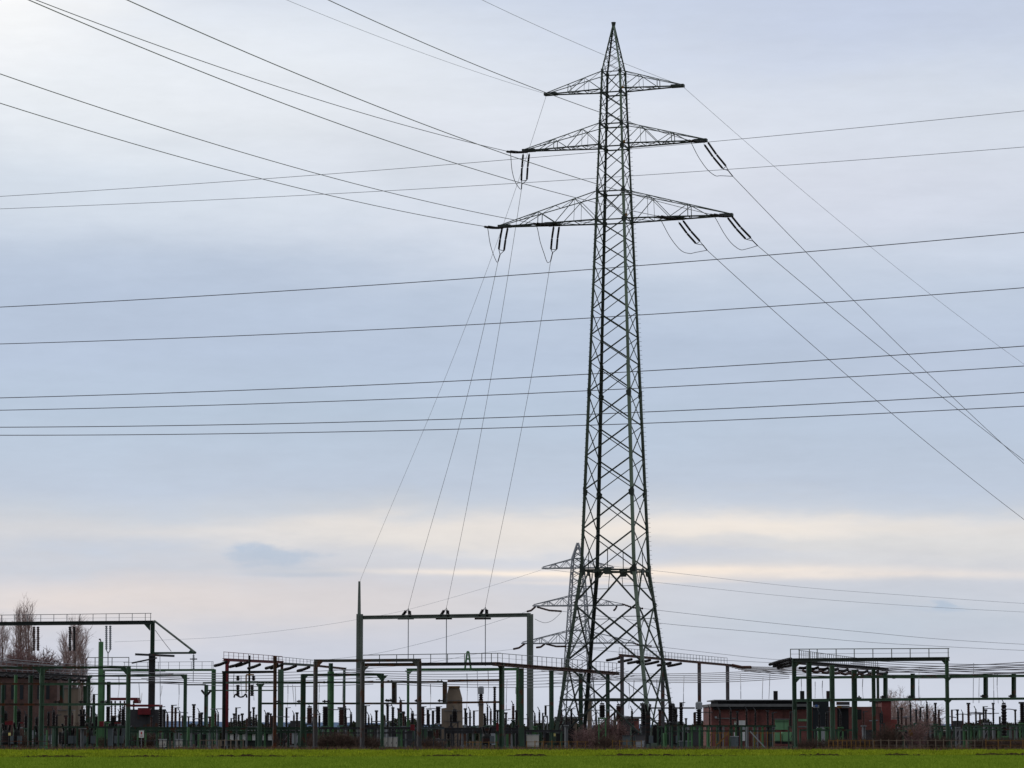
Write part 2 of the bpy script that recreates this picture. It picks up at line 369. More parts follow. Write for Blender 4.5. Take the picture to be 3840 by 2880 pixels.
# ploughed soil edge between crop and meadow: irregular low clods
def furrow():
    mb = MB(); n = 900; rr_ = random.Random(5)
    for k in range(n + 1):
        x = -60 + 120 * k / n; q = .5 + .5 * math.sin(x * .9 + math.sin(x * .31) * 2) + rr_.uniform(-.3, .3); h = max(.0, .02 + .13 * q); e = edge(x)
        for j, (dy, hh) in enumerate(((-1.2, 0), (-.5, h * .7), (.1, h), (.8, h * .6), (1.5, 0))): mb.v.append((x, e + dy + rr_.uniform(-.1, .1), .004 + hh * rr_.uniform(.7, 1.1)))
    for k in range(n):
        for j in range(4): a_ = k * 5 + j; mb.f.append((a_, a_ + 5, a_ + 6, a_ + 1))
    o = mb.build('furrow_bank', 'soil'); o['kind'] = 'structure'
furrow()
def blades(name, n, x0, x1, y0, y1, h0, h1, wd, m, label, cat, ypow=1.0, clump=None, dens=None, rel=0):
    xs = RNG.uniform(x0, x1, n); ys = y0 + (y1 - y0) * RNG.uniform(0, 1, n) ** ypow
    if clump:
        cx = RNG.uniform(x0, x1, clump); cy = RNG.uniform(y0, y1, clump); k = RNG.integers(0, clump, n)
        xs = cx[k] + RNG.normal(0, .25, n); ys = cy[k] + RNG.normal(0, .5, n)
    if rel: ys = ys if rel == 2 else ys
    if rel == 1: ys = ys + edge(xs) - 168
    if rel == 2: ys = edge(xs) + (ys - y0) / (y1 - y0) * (230 - edge(xs))
    if dens is not None:
        keep = dens(xs, ys); xs, ys = xs[keep], ys[keep]; n = len(xs)
    h = RNG.uniform(h0, h1, n); a = RNG.uniform(0, math.pi, n); dx, dy = np.cos(a) * wd / 2, np.sin(a) * wd / 2
    lx, ly = RNG.normal(0, .35, n) * h, RNG.normal(0, .35, n) * h
    v = np.empty((n, 3, 3)); v[:, 0] = np.c_[xs - dx, ys - dy, np.zeros(n)]; v[:, 1] = np.c_[xs + dx, ys + dy, np.zeros(n)]; v[:, 2] = np.c_[xs + lx, ys + ly, h]
    me = bpy.data.meshes.new(name); me.vertices.add(3 * n); me.vertices.foreach_set('co', v.ravel()); me.loops.add(3 * n)
    me.loops.foreach_set('vertex_index', np.arange(3 * n, dtype=np.int32)); me.polygons.add(n)
    me.polygons.foreach_set('loop_start', np.arange(0, 3 * n, 3, dtype=np.int32)); me.polygons.foreach_set('loop_total', np.full(n, 3, dtype=np.int32))
    me.update(); me.materials.append(M[m]); o = bpy.data.objects.new(name, me); COL.objects.link(o)
    tag(o, label, cat, kind='stuff'); return o
blades('crop_blades', 190000, -32, 32, 100, 167.2, .05, .13, .035, 'blade', 'short young green crop covering the near field', 'crop', .8, rel=1)
blades('meadow_grass', 60000, -42, 42, 170.5, 230, .05, .18, .07, 'tuft', 'yellow-green rough grass on the strip before the switchyard', 'grass', 1, clump=5200, rel=2)
blades('ditch_weeds', 3000, -32, 32, 166.5, 170, .05, .16, .05, 'tuft', 'sparse weeds growing along the dark soil furrow', 'weeds', 1, clump=800, rel=1)
blades('dry_grass', 13000, -48, 48, 229.5, 236.5, .08, .38, .05, 'dry', 'pale dry stalks along the foot of the switchyard', 'dry grass', 1, clump=1500)
# distant hills and woods
def ridge(name, Z, pts, m, n=300, amp=3, seed=1):
    rr = random.Random(seed); mb = MB(); xs = np.linspace(gx(-1200, Z), gx(5000, Z), n)
    for i, x in enumerate(xs):
        t = i / n; h = sum(a * math.sin(t * f * 6.28 + p) for a, f, p in pts) + rr.uniform(-amp, amp)
        mb.v += [(x, Z, -20), (x, Z + 40, max(1, hz(2712, Z) + h)), (x, Z + 200, -20)]
    for i in range(n - 1):
        a = i * 3; mb.f += [(a, a + 3, a + 4, a + 1), (a + 1, a + 4, a + 5, a + 2)]
    o = mb.build(name, m); o['kind'] = 'structure'; return o
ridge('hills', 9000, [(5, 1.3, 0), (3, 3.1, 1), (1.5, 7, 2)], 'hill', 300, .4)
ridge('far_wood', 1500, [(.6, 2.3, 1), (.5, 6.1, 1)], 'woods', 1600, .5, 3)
for v in bpy.data.objects['far_wood'].data.vertices:
    if v.co.z > 0: v.co.z -= 2.2

# ------------------------------------------------------------------ main pylon
TH = math.radians(18); ct, st = math.cos(TH), math.sin(TH)
U = Vector((ct, -st, 0)); V = Vector((st, ct, 0))
ZT = 265.0; T0 = Vector((gx(2310, ZT), ZT, 0)); PXM = ZT / (F * .99)
def body(Pc, Uv, Vv, half, zs):
    return lambda iu, iv, z: Pc + Uv * iu * half(z) + Vv * iv * half(z) + Vector((0, 0, z))
keys = [(85, 6), (265, 96), (2136, 266), (2803, 474)]
kz = [(hz(y, ZT) if y < 2800 else 0.0, w_ / 2 / (ct + st) * PXM) for y, w_ in keys][::-1]
def half(z):
    return float(np.interp(z, [k[0] for k in kz], [k[1] for k in kz]))
C_ = body(T0, U, V, half, None)
nodes_y = [2136, 1985, 1838, 1711, 1589, 1471, 1359, 1256, 1160, 1064, 979, 899, 822, 715, 626, 546, 461, 400, 342, 265]
def zn(y):   # node height seen on the left front leg
    Zl = ZT - .63 * 1.3; return hz(y, Zl)
ns = [zn(y) for y in nodes_y]
pyl = thing('transmission_tower', 'tall green lattice pylon with three crossarms standing in front of the switchyard', 'pylon', tuple(T0))
corners = [(-1, -1), (1, -1), (1, 1), (-1, 1)]
z_kink, z_k2, z_k3, z_hor = ns[0], hz(2267, ZT), hz(2486, ZT), hz(2621, ZT)
z_top = hz(88, ZT)
for (iu, iv) in corners:
    mb = MB(); zz = [0, z_kink, ns[6], ns[13], ns[-1], z_top]; ws = [.27, .25, .21, .165, .12, .075]
    for a, b, wd in zip(zz[:-1], zz[1:], ws):
        mb.ell(C_(iu, iv, a), C_(iu, iv, b + .05), wd, -U * iu, -V * iv, .28)
    mb.box(C_(iu, iv, .15), (.9, .9, .5))
    lg = mb.build('leg', 'pylon_light' if (iu, iv) == (1, -1) else ('pylon_dark' if (iu, iv) == (-1, 1) else 'pylon'), pyl)  # lit and shaded look of single legs put into the steel colour
# faces
def face_pts(k): return corners[k], corners[(k + 1) % 4]
for k in range(4):
    a, b = face_pts(k); nrm = (U * (a[0] + b[0]) + V * (a[1] + b[1])).normalized(); mb = MB()
    front = k == 0 or k == 1
    def seg(c0, z0, c1_, z1, wd, off=0.0):
        p = C_(c0[0], c0[1], z0) - nrm * off; q = C_(c1_[0], c1_[1], z1) - nrm * off
        mb.bar(p, q, wd * .25, wd, up=None) if False else mb.ell(p, q, wd, -nrm, ((q - p).cross(nrm)).normalized(), .22)
    for i in range(len(ns) - 1):
        z0, z1 = ns[i], ns[i + 1]; wd = .115 - .05 * i / len(ns)
        seg(a, z0, b, z1, wd * (1.15 if k in (0, 2) else .62)); seg(b, z0, a, z1, wd * (.72 if k in (0, 2) else .5), .06)
        if nodes_y[i] in (822, 715, 546, 461, 342): seg(a, z0, b, z0, .11, .03)
    seg(a, ns[-1], b, ns[-1], .08, .03)
    # peak
    pz = [ns[-1]] + [zn(y) for y in (225, 190, 160, 135, 112)]
    for z0, z1 in zip(pz[:-1], pz[1:]): seg(a, z0, b, z1, .042); seg(b, z0, a, z1, .035, .03)
    # waist frame and legs section
    mid = lambda z: ((C_(*a, z) + C_(*b, z)) / 2)
    seg(a, z_kink, b, z_kink, .14)
    m0 = mid(z_kink)
    for c in (a, b):
        e = C_(*c, z_k2); mb.ell(m0, e, .13, -nrm, ((e - m0).cross(nrm)).normalized(), .22)
        h1 = (C_(*c, z_kink) + C_(*c, z_k2)) / 2; h2 = (m0 + e) / 2; mb.bar(h1, h2, .05)
        mb.bar(h2, (C_(*c, z_kink) + m0) / 2, .05)
    xc_ = mid((ns[0] + ns[1]) / 2); mb.bar(xc_, m0, .07)
    seg(a, z_k2, b, z_k3, .14); seg(b, z_k2, a, z_k3, .14, .1)
    seg(a, z_k3, b, 0.4, .14); seg(b, z_k3, a, 0.4, .14, .1)
    seg(a, z_hor, b, z_hor, .17, .05)
    # redundant members
    def xz(z0, z1):      # crossing height of an X with different widths
        s0, s1 = half(z0), half(z1); return z0 + (z1 - z0) * s0 / (s0 + s1)
    for z0, z1 in ((z_k3, z_k2), (.4, z_k3)):
        zx = xz(z0, z1)
        for c, o_ in ((a, b), (b, a)):
            dn = (C_(*c, z0) + mid(zx)) / 2; upz = (C_(*c, z1) + mid(zx)) / 2
            for q, zz_ in ((dn, (z0 + zx) / 2), (upz, (z1 + zx) / 2)):
                mb.bar(q, C_(*c, zz_), .055)
            mb.bar(dn, C_(*c, zx), .05); mb.bar(upz, C_(*c, zx), .05)
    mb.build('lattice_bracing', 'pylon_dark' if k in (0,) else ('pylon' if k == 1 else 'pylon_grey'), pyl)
# plan bracing + ladders of gussets
for z in (z_kink, z_hor):
    mb = MB()
    ms = [(C_(*corners[k], z) + C_(*corners[(k + 1) % 4], z)) / 2 for k in range(4)]
    for k in range(4): mb.bar(ms[k], ms[(k + 1) % 4], .07)
    mb.build('plan_bracing', 'pylon', pyl)
for z, s_ in ((ns[-1], .32), (ns[-2], .34), (ns[-4], .36), (ns[-5], .4), (ns[13], .42), (ns[12], .45), (ns[5] - .1, .5), (ns[2] - .2, .55), (ns[0] - .1, .7)):
    for iu, iv in corners:
        p = C_(iu, iv, z)
        MB().poly([p + Vector((0, 0, s_ * .8)), p - U * iu * s_ * .7 + Vector((0, 0, s_ * .2)), p - U * iu * s_ * .6 - Vector((0, 0, s_ * .5)), p - Vector((0, 0, s_ * .8))], .04, V).build('gusset_plate', 'pylon_dark', pyl)
        MB().poly([p + Vector((0, 0, s_ * .8)), p - V * iv * s_ * .7 + Vector((0, 0, s_ * .2)), p - V * iv * s_ * .6 - Vector((0, 0, s_ * .5)), p - Vector((0, 0, s_ * .8))], .04, U).build('gusset_plate', 'pylon_dark', pyl)
for k in range(4):
    m0 = (C_(*corners[k], z_kink) + C_(*corners[(k + 1) % 4], z_kink)) / 2; dr = (C_(*corners[(k + 1) % 4], z_kink) - C_(*corners[k], z_kink)).normalized()
    MB().poly([m0 - dr * .35 + Vector((0, 0, .1)), m0 + dr * .35 + Vector((0, 0, .1)), m0 + dr * .25 - Vector((0, 0, .45)), m0 - dr * .25 - Vector((0, 0, .45))], .04, dr.cross(Vector((0, 0, 1)))).build('gusset_plate', 'pylon_dark', pyl)
MB().tube([T0 + Vector((0, 0, z_top - .25)), T0 + Vector((0, 0, z_top + .1))], [.13, .2], 8).build('peak_cap', 'pylon_dark', pyl)
bolts = []
for iu, iv in ((-1, -1), (1, 1)):
    z = 3.0
    while z < ns[-1]: bolts.append((iu, iv, z)); z += .38
bolts.sort(key=lambda q: q[2]); rest = MB()
for i, (iu, iv, z) in enumerate(bolts):
    p = C_(iu, iv, z); tgt = MB() if i < 100 else rest
    tgt.bar(p, p + (U * iu if i % 2 else V * iv) * .19, .025)
    if i < 100: tgt.build('step_bolt', 'pylon', pyl)
rest.build('step_bolts', 'pylon', pyl)['kind'] = 'stuff'
for z, iu, iv in ((ns[-2], 1, -1), (ns[-5], 1, -1), (ns[12], 1, -1)):
    p = C_(iu, iv, z) + V * -.08 + U * .15; MB().box(p + Vector((0, 0, .25)), (.16, .05, .2), -TH).build('number_plate', 'orange', pyl)
for px, py in (c5(75, 1337), c5(990, 1312)):
    pp = P(px, py, ZT - 3); MB().box((pp.x, T0.y - 3.9 if px > 2300 else pp.y, pp.z), (.2, .05, .22), -TH).build('number_plate', 'yellow', pyl)
# crossarms
def arm(Tc, Uv, Vv, Cf, side, zb, zt, tip, parent, m, wch=.12, wbr=.06, fr=(.22, .42, .6, .8), post=2, tipw=.28, endz=.12, webm='pylon_grey'):
    mb = MB(); wb = MB()
    T_b = {iv: Tc + Uv * side * tip + Vv * iv * tipw / 2 + Vector((0, 0, zb)) for iv in (-1, 1)}
    B0 = {iv: Cf(side, iv, zb) for iv in (-1, 1)}; T1 = {iv: Cf(side, iv, zt) for iv in (-1, 1)}
    T_t = {iv: T_b[iv] + Vector((0, 0, endz)) for iv in (-1, 1)}
    for iv in (-1, 1):
        mb.bar(B0[iv], T_b[iv], wch); wb.bar(T1[iv], T_t[iv], wch * .6)
        prev_low = B0[iv]; up_ = True; last = B0[iv]
        pts_b = [B0[iv].lerp(T_b[iv], f_) for f_ in fr]; pts_t = [T1[iv].lerp(T_t[iv], f_) for f_ in fr]
        seq = [B0[iv], pts_t[0], pts_b[1], pts_t[2] if len(fr) > 2 else T_b[iv], pts_b[3] if len(fr) > 3 else T_b[iv]]
        for p, q in zip(seq[:-1], seq[1:]): wb.bar(p, q, wbr)
        for j in range(len(fr)):
            if j == post: wb.bar(pts_b[j], pts_t[j], wbr * 1.3)
            elif j % 2 == 0: wb.bar(pts_b[j], pts_t[j], wbr * .7)
    allf = [0] + list(fr) + [1]
    for i in range(len(allf) - 1):
        p = {iv: B0[iv].lerp(T_b[iv], allf[i]) for iv in (-1, 1)}; q = {iv: B0[iv].lerp(T_b[iv], allf[i + 1]) for iv in (-1, 1)}
        mb.bar(p[-1], q[1], wbr * .8); mb.bar(p[1], q[-1], wbr * .8); mb.bar(q[-1], q[1], wbr)
        if i < len(allf) - 2:
            pt = {iv: T1[iv].lerp(T_t[iv], allf[i]) for iv in (-1, 1)}; qt = {iv: T1[iv].lerp(T_t[iv], allf[i + 1]) for iv in (-1, 1)}
            wb.bar(pt[-1], qt[1], wbr * .6); wb.bar(qt[-1], qt[1], wbr * .7)
    # tip plate
    mb.box(Tc + Uv * side * (tip - .35) + Vector((0, 0, zb + .03)), (1.1, tipw + .2, .24), math.atan2(Uv.y, Uv.x))
    o = mb.build('crossarm', m, parent); wb.build('web_lattice', webm, o); return o
def half_of(Cf, z): return 1
zA1b, zA1t = hz(339, ZT), hz(272, ZT)
zA2b, zA2t = hz(547, ZT), hz(467, ZT)
zA3b, zA3t = hz(829, ZT), hz(722, ZT)
LA1, LA2, LA3, LA3i = 252 / ct * PXM, 335 / ct * PXM, 427 / ct * PXM, 229 / ct * PXM
for sd_ in (-1, 1):
    arm(T0, U, V, C_, sd_, zA1b, zA1t, LA1, pyl, 'pylon_dark', .10, .048, fr=(.3, .6), post=1)
    arm(T0, U, V, C_, sd_, zA2b, zA2t, LA2, pyl, 'pylon_dark', .105, .05)
    arm(T0, U, V, C_, sd_, zA3b, zA3t, LA3, pyl, 'pylon_dark', .115, .052)
    mb = MB(); mb.box(T0 + U * sd_ * LA3i + Vector((0, 0, zA3b)), (1.1, 1.3, .2), -TH); mb.build('hanger_plate', 'pylon_dark', pyl)

# ------------------------------------------------------------------ insulators and wires
DIN = (-st, -ct)                       # incoming line direction (from pylon towards camera side)
def attach(side, Lr, z): return T0 + U * side * Lr + Vector((0, 0, z))
def catm(pts, n=8):
    pts = [Vector(p) for p in pts]; out = []
    for i in range(len(pts) - 1):
        p0 = pts[max(i - 1, 0)]; p1, p2 = pts[i], pts[i + 1]; p3 = pts[min(i + 2, len(pts) - 1)]
        for k in range(n):
            t = k / n; out.append(.5 * ((2 * p1) + (-p0 + p2) * t + (2 * p0 - 5 * p1 + 4 * p2 - p3) * t * t + (-p0 + 3 * p1 - 3 * p2 + p3) * t ** 3))
    out.append(pts[-1]); return out
def string_set(label, group, pa, pb, join, clamp, r=.085, side=V, name='insulator_string', sep=None, mat='porc'):
    """two parallel long-rod strings joined by a yoke"""
    ctr = (pa[0] + pb[0]) / 2
    t = thing(name, label, 'insulator', tuple(ctr), group)
    for a, b in (pa, pb):
        mb = MB(); d = b - a; mm = a + d * .5 + Vector((-.03, 0, -.04)); mb.ribbed(a + d * .05, mm - d * .02, r, 8, .12, .75); mb.ribbed(mm + d * .02, a + d * .97, r, 8, .12, .75)
        mb.build('insulator', mat, t)
    mb = MB()
    for a, b in (pa, pb): mb.tube([a, b], .025, 5); mb.tube([b, join], .03, 5)
    mb.tube([pa[1], pb[1]], .03, 5); mb.tube([join, clamp], .045, 6)
    mb.build('yoke', 'black', t); return t
def wire_fit(name, label, cat, pix, P0, d, r, m='wire', deg=2, ext=0.0, endp=None, group=None, n=46):
    """wire in the vertical plane through P0 along d; heights follow a parabola through the sighted points"""
    d = Vector((d[0], d[1], 0)).normalized(); P0 = Vector(P0)
    ts, zs, ws = [0.0], [P0.z], [60.0]
    for px, py in pix:
        q = on_plane(px, py, P0, d); ts.append((q - P0).dot(d)); zs.append(q.z); ws.append(1.0)
    if endp is not None: ts.append((Vector(endp) - P0).dot(d)); zs.append(endp[2]); ws.append(60.0)
    co = np.polyfit(ts, zs, min(deg, len(ts) - 1), w=ws); tm = ts[-1] if endp is not None else max(ts) * (1 + ext)
    pts = [P0 + d * t + Vector((0, 0, float(np.polyval(co, t)) - P0.z)) for t in np.linspace(0, tm, n)]
    mb = MB().tube(pts, r, 5)
    return solid(mb, name, m, label, cat, group)

gIn = 'incoming conductors from upper left to the pylon'
sides = {
 # key: (attach, side word)
 'midL': (attach(-1, LA2 - .1, zA2b - .1), 'left tip of middle crossarm'),
 'midR': (attach(1, LA2 - .1, zA2b - .1), 'right tip of middle crossarm'),
 'outL': (attach(-1, LA3 - .1, zA3b - .1), 'left tip of lowest crossarm'),
 'outR': (attach(1, LA3 - .1, zA3b - .1), 'right tip of lowest crossarm'),
 'inL': (attach(-1, LA3i, zA3b - .1), 'inner left point of lowest crossarm'),
 'inR': (attach(1, LA3i, zA3b - .1), 'inner right point of lowest crossarm'),
}
barend = {'midL': (1906, 568), 'midR': cC(893, 335), 'outL': (1823, 850), 'outR': cC(1105, 1066), 'inL': cB(770, 1081), 'inR': cC(585, 1083)}
inpix = {
 'outL': [(1666, 825), (1400, 767), (1100, 703), (500, 536), (0, 388)],
 'inL': [(1935, 820), (1500, 730), (1100, 631), (500, 441), (0, 278)],
 'inR': [(2154, 739), (1925, 679), (1500, 545), (1100, 400), (600, 206), (107, 0)],
 'midL': [(1800, 540), (1696, 517), (1400, 437), (1100, 343), (600, 175), (139, 0)],
 'outR': [(2230, 685), (1945, 597), (1796, 542), (1400, 393), (1100, 271), (800, 142), (477, 0)],
 'midR': [(2242, 418), (2034, 343), (1622, 174), (1231, 0)]}
jump = {
 'midL': [cB(495, 285), cB(512, 470), cB(548, 605), cB(600, 685), cB(622, 690)],
 'outL': [cB(238, 1135), cB(262, 1290), cB(295, 1410), cB(338, 1512), cB(370, 1465)],
 'inL': [cB(800, 1135), cB(830, 1280), cB(872, 1410), cB(912, 1518), cB(962, 1450)],
 'midR': [cC(915, 385), cC(975, 500), cC(1060, 620), cC(1140, 682), cC(1190, 682), cC(1268, 645)],
 'inR': [cC(615, 1145), cC(700, 1300), cC(800, 1420), cC(885, 1450), cC(940, 1440), cC(1015, 1385)],
 'outR': [cC(1140, 1100), cC(1225, 1250), cC(1300, 1350), cC(1380, 1410), cC(1435, 1408), cC(1515, 1350)]}
outset = {  # (s1a,s1b),(s2a,s2b),join,clamp
 'midL': (cB(640, 285), cB(618, 600), cB(708, 285), cB(680, 590), cB(622, 640), cB(620, 690)),
 'outL': (cB(402, 1125), cB(363, 1375), cB(465, 1125), cB(422, 1390), cB(378, 1430), cB(355, 1510)),
 'inL': (cB(985, 1110), cB(953, 1375), cB(1047, 1110), cB(1017, 1375), cB(972, 1410), cB(950, 1505)),
 'midR': (cC(1025, 368), cC(1215, 615), cC(1060, 345), cC(1247, 590), cC(1267, 632), cC(1312, 688)),
 'inR': (cC(775, 1138), cC(950, 1355), cC(815, 1120), cC(988, 1330), cC(1018, 1368), cC(1058, 1418)),
 'outR': (cC(1255, 1090), cC(1442, 1310), cC(1292, 1073), cC(1492, 1298), cC(1512, 1328), cC(1557, 1373))}
# left gantry geometry (needed for directions)
ZGL, ZGR = 374.0, 366.0
GL = Vector((gx(1347, ZGL), ZGL, 0)); GR = Vector((gx(1988, ZGR), ZGR, 0)); GD = (GR - GL).normalized()
zG = hz(2314, ZGL)
def on_gantry(px, py): return on_plane(px, py, GL, GD)
gend = {'outL': on_gantry(1531, 2281), 'midL': on_gantry(1674, 2279), 'inL': on_gantry(1820, 2276)}
outL_pix = {'outL': [(1859, 1030), (1748, 1500), (1640, 1890)], 'midL': [(1929, 861), (1906, 1027), (1828, 1500), (1752, 1890)], 'inL': [(2045, 1100), (1977, 1500), (1903, 1870)]}
outR_pix = {'midR': [(2975, 900), (3403, 1324), (3840, 1739)], 'outR': [(3098, 1135), (3529, 1487), (3840, 1726)], 'inR': [(2700, 980), (3108, 1348), (3340, 1547), (3840, 1948)]}
DOR = (.50, .86)
for k, (A, wd_) in sides.items():
    # incoming string
    e = on_plane(*barend[k], A, DIN)
    off = U * .16
    string_set('foreshortened dark insulator pair on the near side of the ' + wd_, 'near-side insulator strings on the pylon',
               (A - off, e - off), (A + off, e + off), e - Vector((0, 0, .02)), e + Vector((DIN[0], DIN[1], 0)) * .3, r=.1)
    wire_fit('conductor', 'dark conductor running from the upper left down to the ' + wd_, 'power line', inpix[k], e, DIN, .027, 'wire', 2, .5, group=gIn)
    left = k.endswith('L')
    d = (gend[k] - A) if left else Vector((DOR[0], DOR[1], 0)); d = Vector((d.x, d.y, 0)).normalized()
    q = outset[k]; side = d.cross(Vector((0, 0, 1)))
    def ap(px, py):   # point on crossarm plane
        return on_plane(px, py, A, U)
    a1, a2 = ap(*q[0]), ap(*q[2])
    b1 = on_plane(*q[1], a1, d); b2 = on_plane(*q[3], a2, d); jn = on_plane(*q[4], (a1 + a2) / 2, d); cl = on_plane(*q[5], (a1 + a2) / 2, d)
    string_set('paired black insulator strings hanging from the ' + wd_, 'far-side insulator strings on the pylon', (a1, b1), (a2, b2), jn, cl, r=.092)
    js = [e] + [on_plane(px, py, e.lerp(cl, (i + 1) / (len(jump[k]) + 1)), U) for i, (px, py) in enumerate(jump[k][:-1])] + [cl]
    solid(MB().tube(catm(js, 6), .028, 5), 'jumper_cable', 'wiredark', 'slack jumper loop below the ' + wd_, 'cable', 'jumper loops under the crossarms')
    if left:
        g = gend[k]; dd = Vector((g.x - cl.x, g.y - cl.y, 0)).normalized()
        wire_fit('conductor', 'pale conductor dropping steeply to the grey gantry from the ' + wd_, 'power line', outL_pix[k], cl, dd, .021, 'wirepale', 3, endp=g, group='conductors dropping to the grey gantry')
    else:
        wire_fit('conductor', 'thin conductor descending to the right edge from the ' + wd_, 'power line', outR_pix[k], cl, d, .026, 'wire', 2, .25, group='conductors descending to the right')
eL, eR = attach(-1, LA1, zA1b + .05), attach(1, LA1, zA1b + .05)
wire_fit('earth_wire', 'faint earth wire from the upper left to the left tip of the top crossarm', 'power line', [(2004, 343), (1547, 184), (1075, 0)], eL, DIN, .014, 'wirepale', 2, .5)
wire_fit('earth_wire', 'thin earth wire passing behind the peak to the right tip of the top crossarm', 'power line', [(2341, 239), (2262, 204), (2100, 134), (1950, 65), (1806, 0)], eR, DIN, .016, 'wirepale', 2, .8)
gm = Vector((GL.x, GL.y, hz(2180, ZGL)))
dd = Vector((gm.x - eL.x, gm.y - eL.y, 0)).normalized()
wire_fit('earth_wire', 'very thin wire dropping from the top crossarm to the gantry mast tip', 'power line', [(1990, 544), (1840, 972), (1629, 1516)], eL, dd, .016, 'wirepale', 3, endp=gm)
wire_fit('earth_wire', 'very thin wire descending right from the right tip of the top crossarm', 'power line', [(2725, 520), (3244, 900), (3509, 1109), (3840, 1372)], eR, DOR, .015, 'wirepale', 2, .2)
# crossing line behind the pylon
cross = [([(0, 736), (1100, 664), (1905, 600), (2656, 531), (2900, 508), (3840, 417)], 0, 'topmost pale wire'), ([(0, 783), (1100, 735), (1925, 689), (2379, 658), (2900, 622), (3840, 552)], 1, 'second pale wire from the top'),
         ([(0, 1152), (1200, 1082), (1939, 1030), (2520, 987), (2700, 973), (3840, 871)], 0, 'third wire from the top'), ([(0, 1291), (1100, 1247), (2100, 1201), (2520, 1175), (3840, 1078)], 1, 'fourth wire from the top'),
         ([(0, 1491), (1200, 1456), (2100, 1407), (2520, 1383), (3840, 1299)], 0, 'fifth wire from the top'), ([(0, 1538), (1200, 1508), (2100, 1469), (2700, 1440), (3840, 1373)], 1, 'sixth wire from the top'),
         ([(0, 1602), (1200, 1586), (2100, 1557), (2700, 1533), (3840, 1472)], 0, 'seventh wire from the top'), ([(0, 1632), (1200, 1622), (2100, 1596), (2700, 1578), (3840, 1523)], 1, 'lowest wire')]
for i, (pix, pl, wd_) in enumerate(cross):
    Zl, Zr = (326, 290) if pl == 0 else (340, 303)
    a = P(*pix[0], Zl); b = P(*pix[-1], Zr); d = Vector((b.x - a.x, b.y - a.y, 0)).normalized()
    # extend on both sides using a parabola in the plane
    ts, zs = [], []
    for px, py in pix:
        q = on_plane(px, py, a, d); ts.append((q - a).dot(d)); zs.append(q.z)
    co = np.polyfit(ts, zs, 2); pts = [a + d * t + Vector((0, 0, float(np.polyval(co, t)) - a.z)) for t in np.linspace(-45, max(ts) + 45, 60)]
    solid(MB().tube(pts, .026 if i < 2 else .042, 5), 'conductor', 'wire' if i < 2 else 'wiredark', wd_ + ' of the line crossing the picture behind the pylon', 'power line', 'line crossing behind the pylon')

# ------------------------------------------------------------------ generic pieces for the switchyard
class Frame:
    """steel frame standing on the line from (pa,Za) to (pb,Zb)"""
    def __init__(s, name, label, cat, pa, Za, pb, Zb, mat, group=None):
        s.A = Vector((gx(pa, Za), Za, 0)); s.B = Vector((gx(pb, Zb), Zb, 0)); s.d = (s.B - s.A).normalized(); s.mat = mat
        s.t = thing(name, label, cat, tuple(s.A), group); s.ang = math.atan2(s.d.y, s.d.x); s.n = s.d.cross(Vector((0, 0, 1)))
    def at(s, px, py): return on_plane(px, py, s.A, s.d)
    def mpx(s, q): return q.y / F
    def column(s, px, ytop, w, ybot=None, mat=None, name='column', rot=.5):
        a = s.at(px, HOR); top = s.at(px, ytop).z; bot = s.at(px, ybot).z if ybot else 0.0; wm = w * 1.18 * a.y / F
        mb = MB(); up = Vector((math.cos(s.ang + rot), math.sin(s.ang + rot), 0))
        mb.ibeam((a.x, a.y, bot), (a.x, a.y, top), wm * .82, wm * .9, up, .2)
        if not ybot: mb.box((a.x, a.y, .1), (wm * 1.5, wm * 1.5, .3))
        return mb.build(name, mat or s.mat, s.t)
    def beam(s, x0, y0, x1, y1, th, mat=None, name='beam', off=0.0, dep=None):
        a, b = s.at(x0, y0), s.at(x1, y1); tm = th * 1.12 * a.y / F
        a = a + s.n * off; b = b + s.n * off
        return MB().ibeam(a, b, (dep or tm), tm, (0, 0, 1), .2).build(name, mat or s.mat, s.t)
    def haunch(s, px, py, sz, dirs=(1,), mat=None):
        mb = MB(); a = s.at(px, py); m_ = sz * 1.25 * a.y / F
        for dr in dirs: mb.poly([a, a + s.d * dr * m_, a - Vector((0, 0, m_))], .12, s.n)
        return mb.build('haunch', mat or s.mat, s.t)
    def railing(s, x0, yt0, x1, yt1, yb0, yb1, xs, mat='galv', r=.028, off=0.0):
        mb = MB(); a, b = s.at(x0, yt0), s.at(x1, yt1); o = s.n * off
        mb.bar(a + o, b + o, r * 2); am, bm = s.at(x0, (yt0 + yb0) / 2), s.at(x1, (yt1 + yb1) / 2); mb.bar(am + o, bm + o, r * .8)
        for x in xs:
            f_ = (x - x0) / (x1 - x0); t_ = s.at(x, yt0 + (yt1 - yt0) * f_); b_ = s.at(x, yb0 + (yb1 - yb0) * f_); b_.x, b_.y = t_.x, t_.y
            mb.bar(t_ + o, b_ + o, r * 2)
        return mb.build('railing', mat, s.t)
    def saddle(s, px, py, w=60 / K, h=14 / K, mat='black'):
        a = s.at(px, py); wm, hm = w * a.y / F, h * a.y / F
        mb = MB(); mb.box(a + Vector((0, 0, hm * .9)) - s.n * .3, (wm, .5, hm), s.ang)
        mb.ribbed(a - s.d * wm * .3 - s.n * .3, a - s.d * wm * .3 - s.n * .3 + Vector((0, 0, hm * 2)), hm * .5, 7, .12)
        mb.ribbed(a + s.d * wm * .3 - s.n * .3, a + s.d * wm * .3 - s.n * .3 + Vector((0, 0, hm * 2.2)), hm * .5, 7, .12)
        return mb.build('saddle_clamp', mat, s.t)

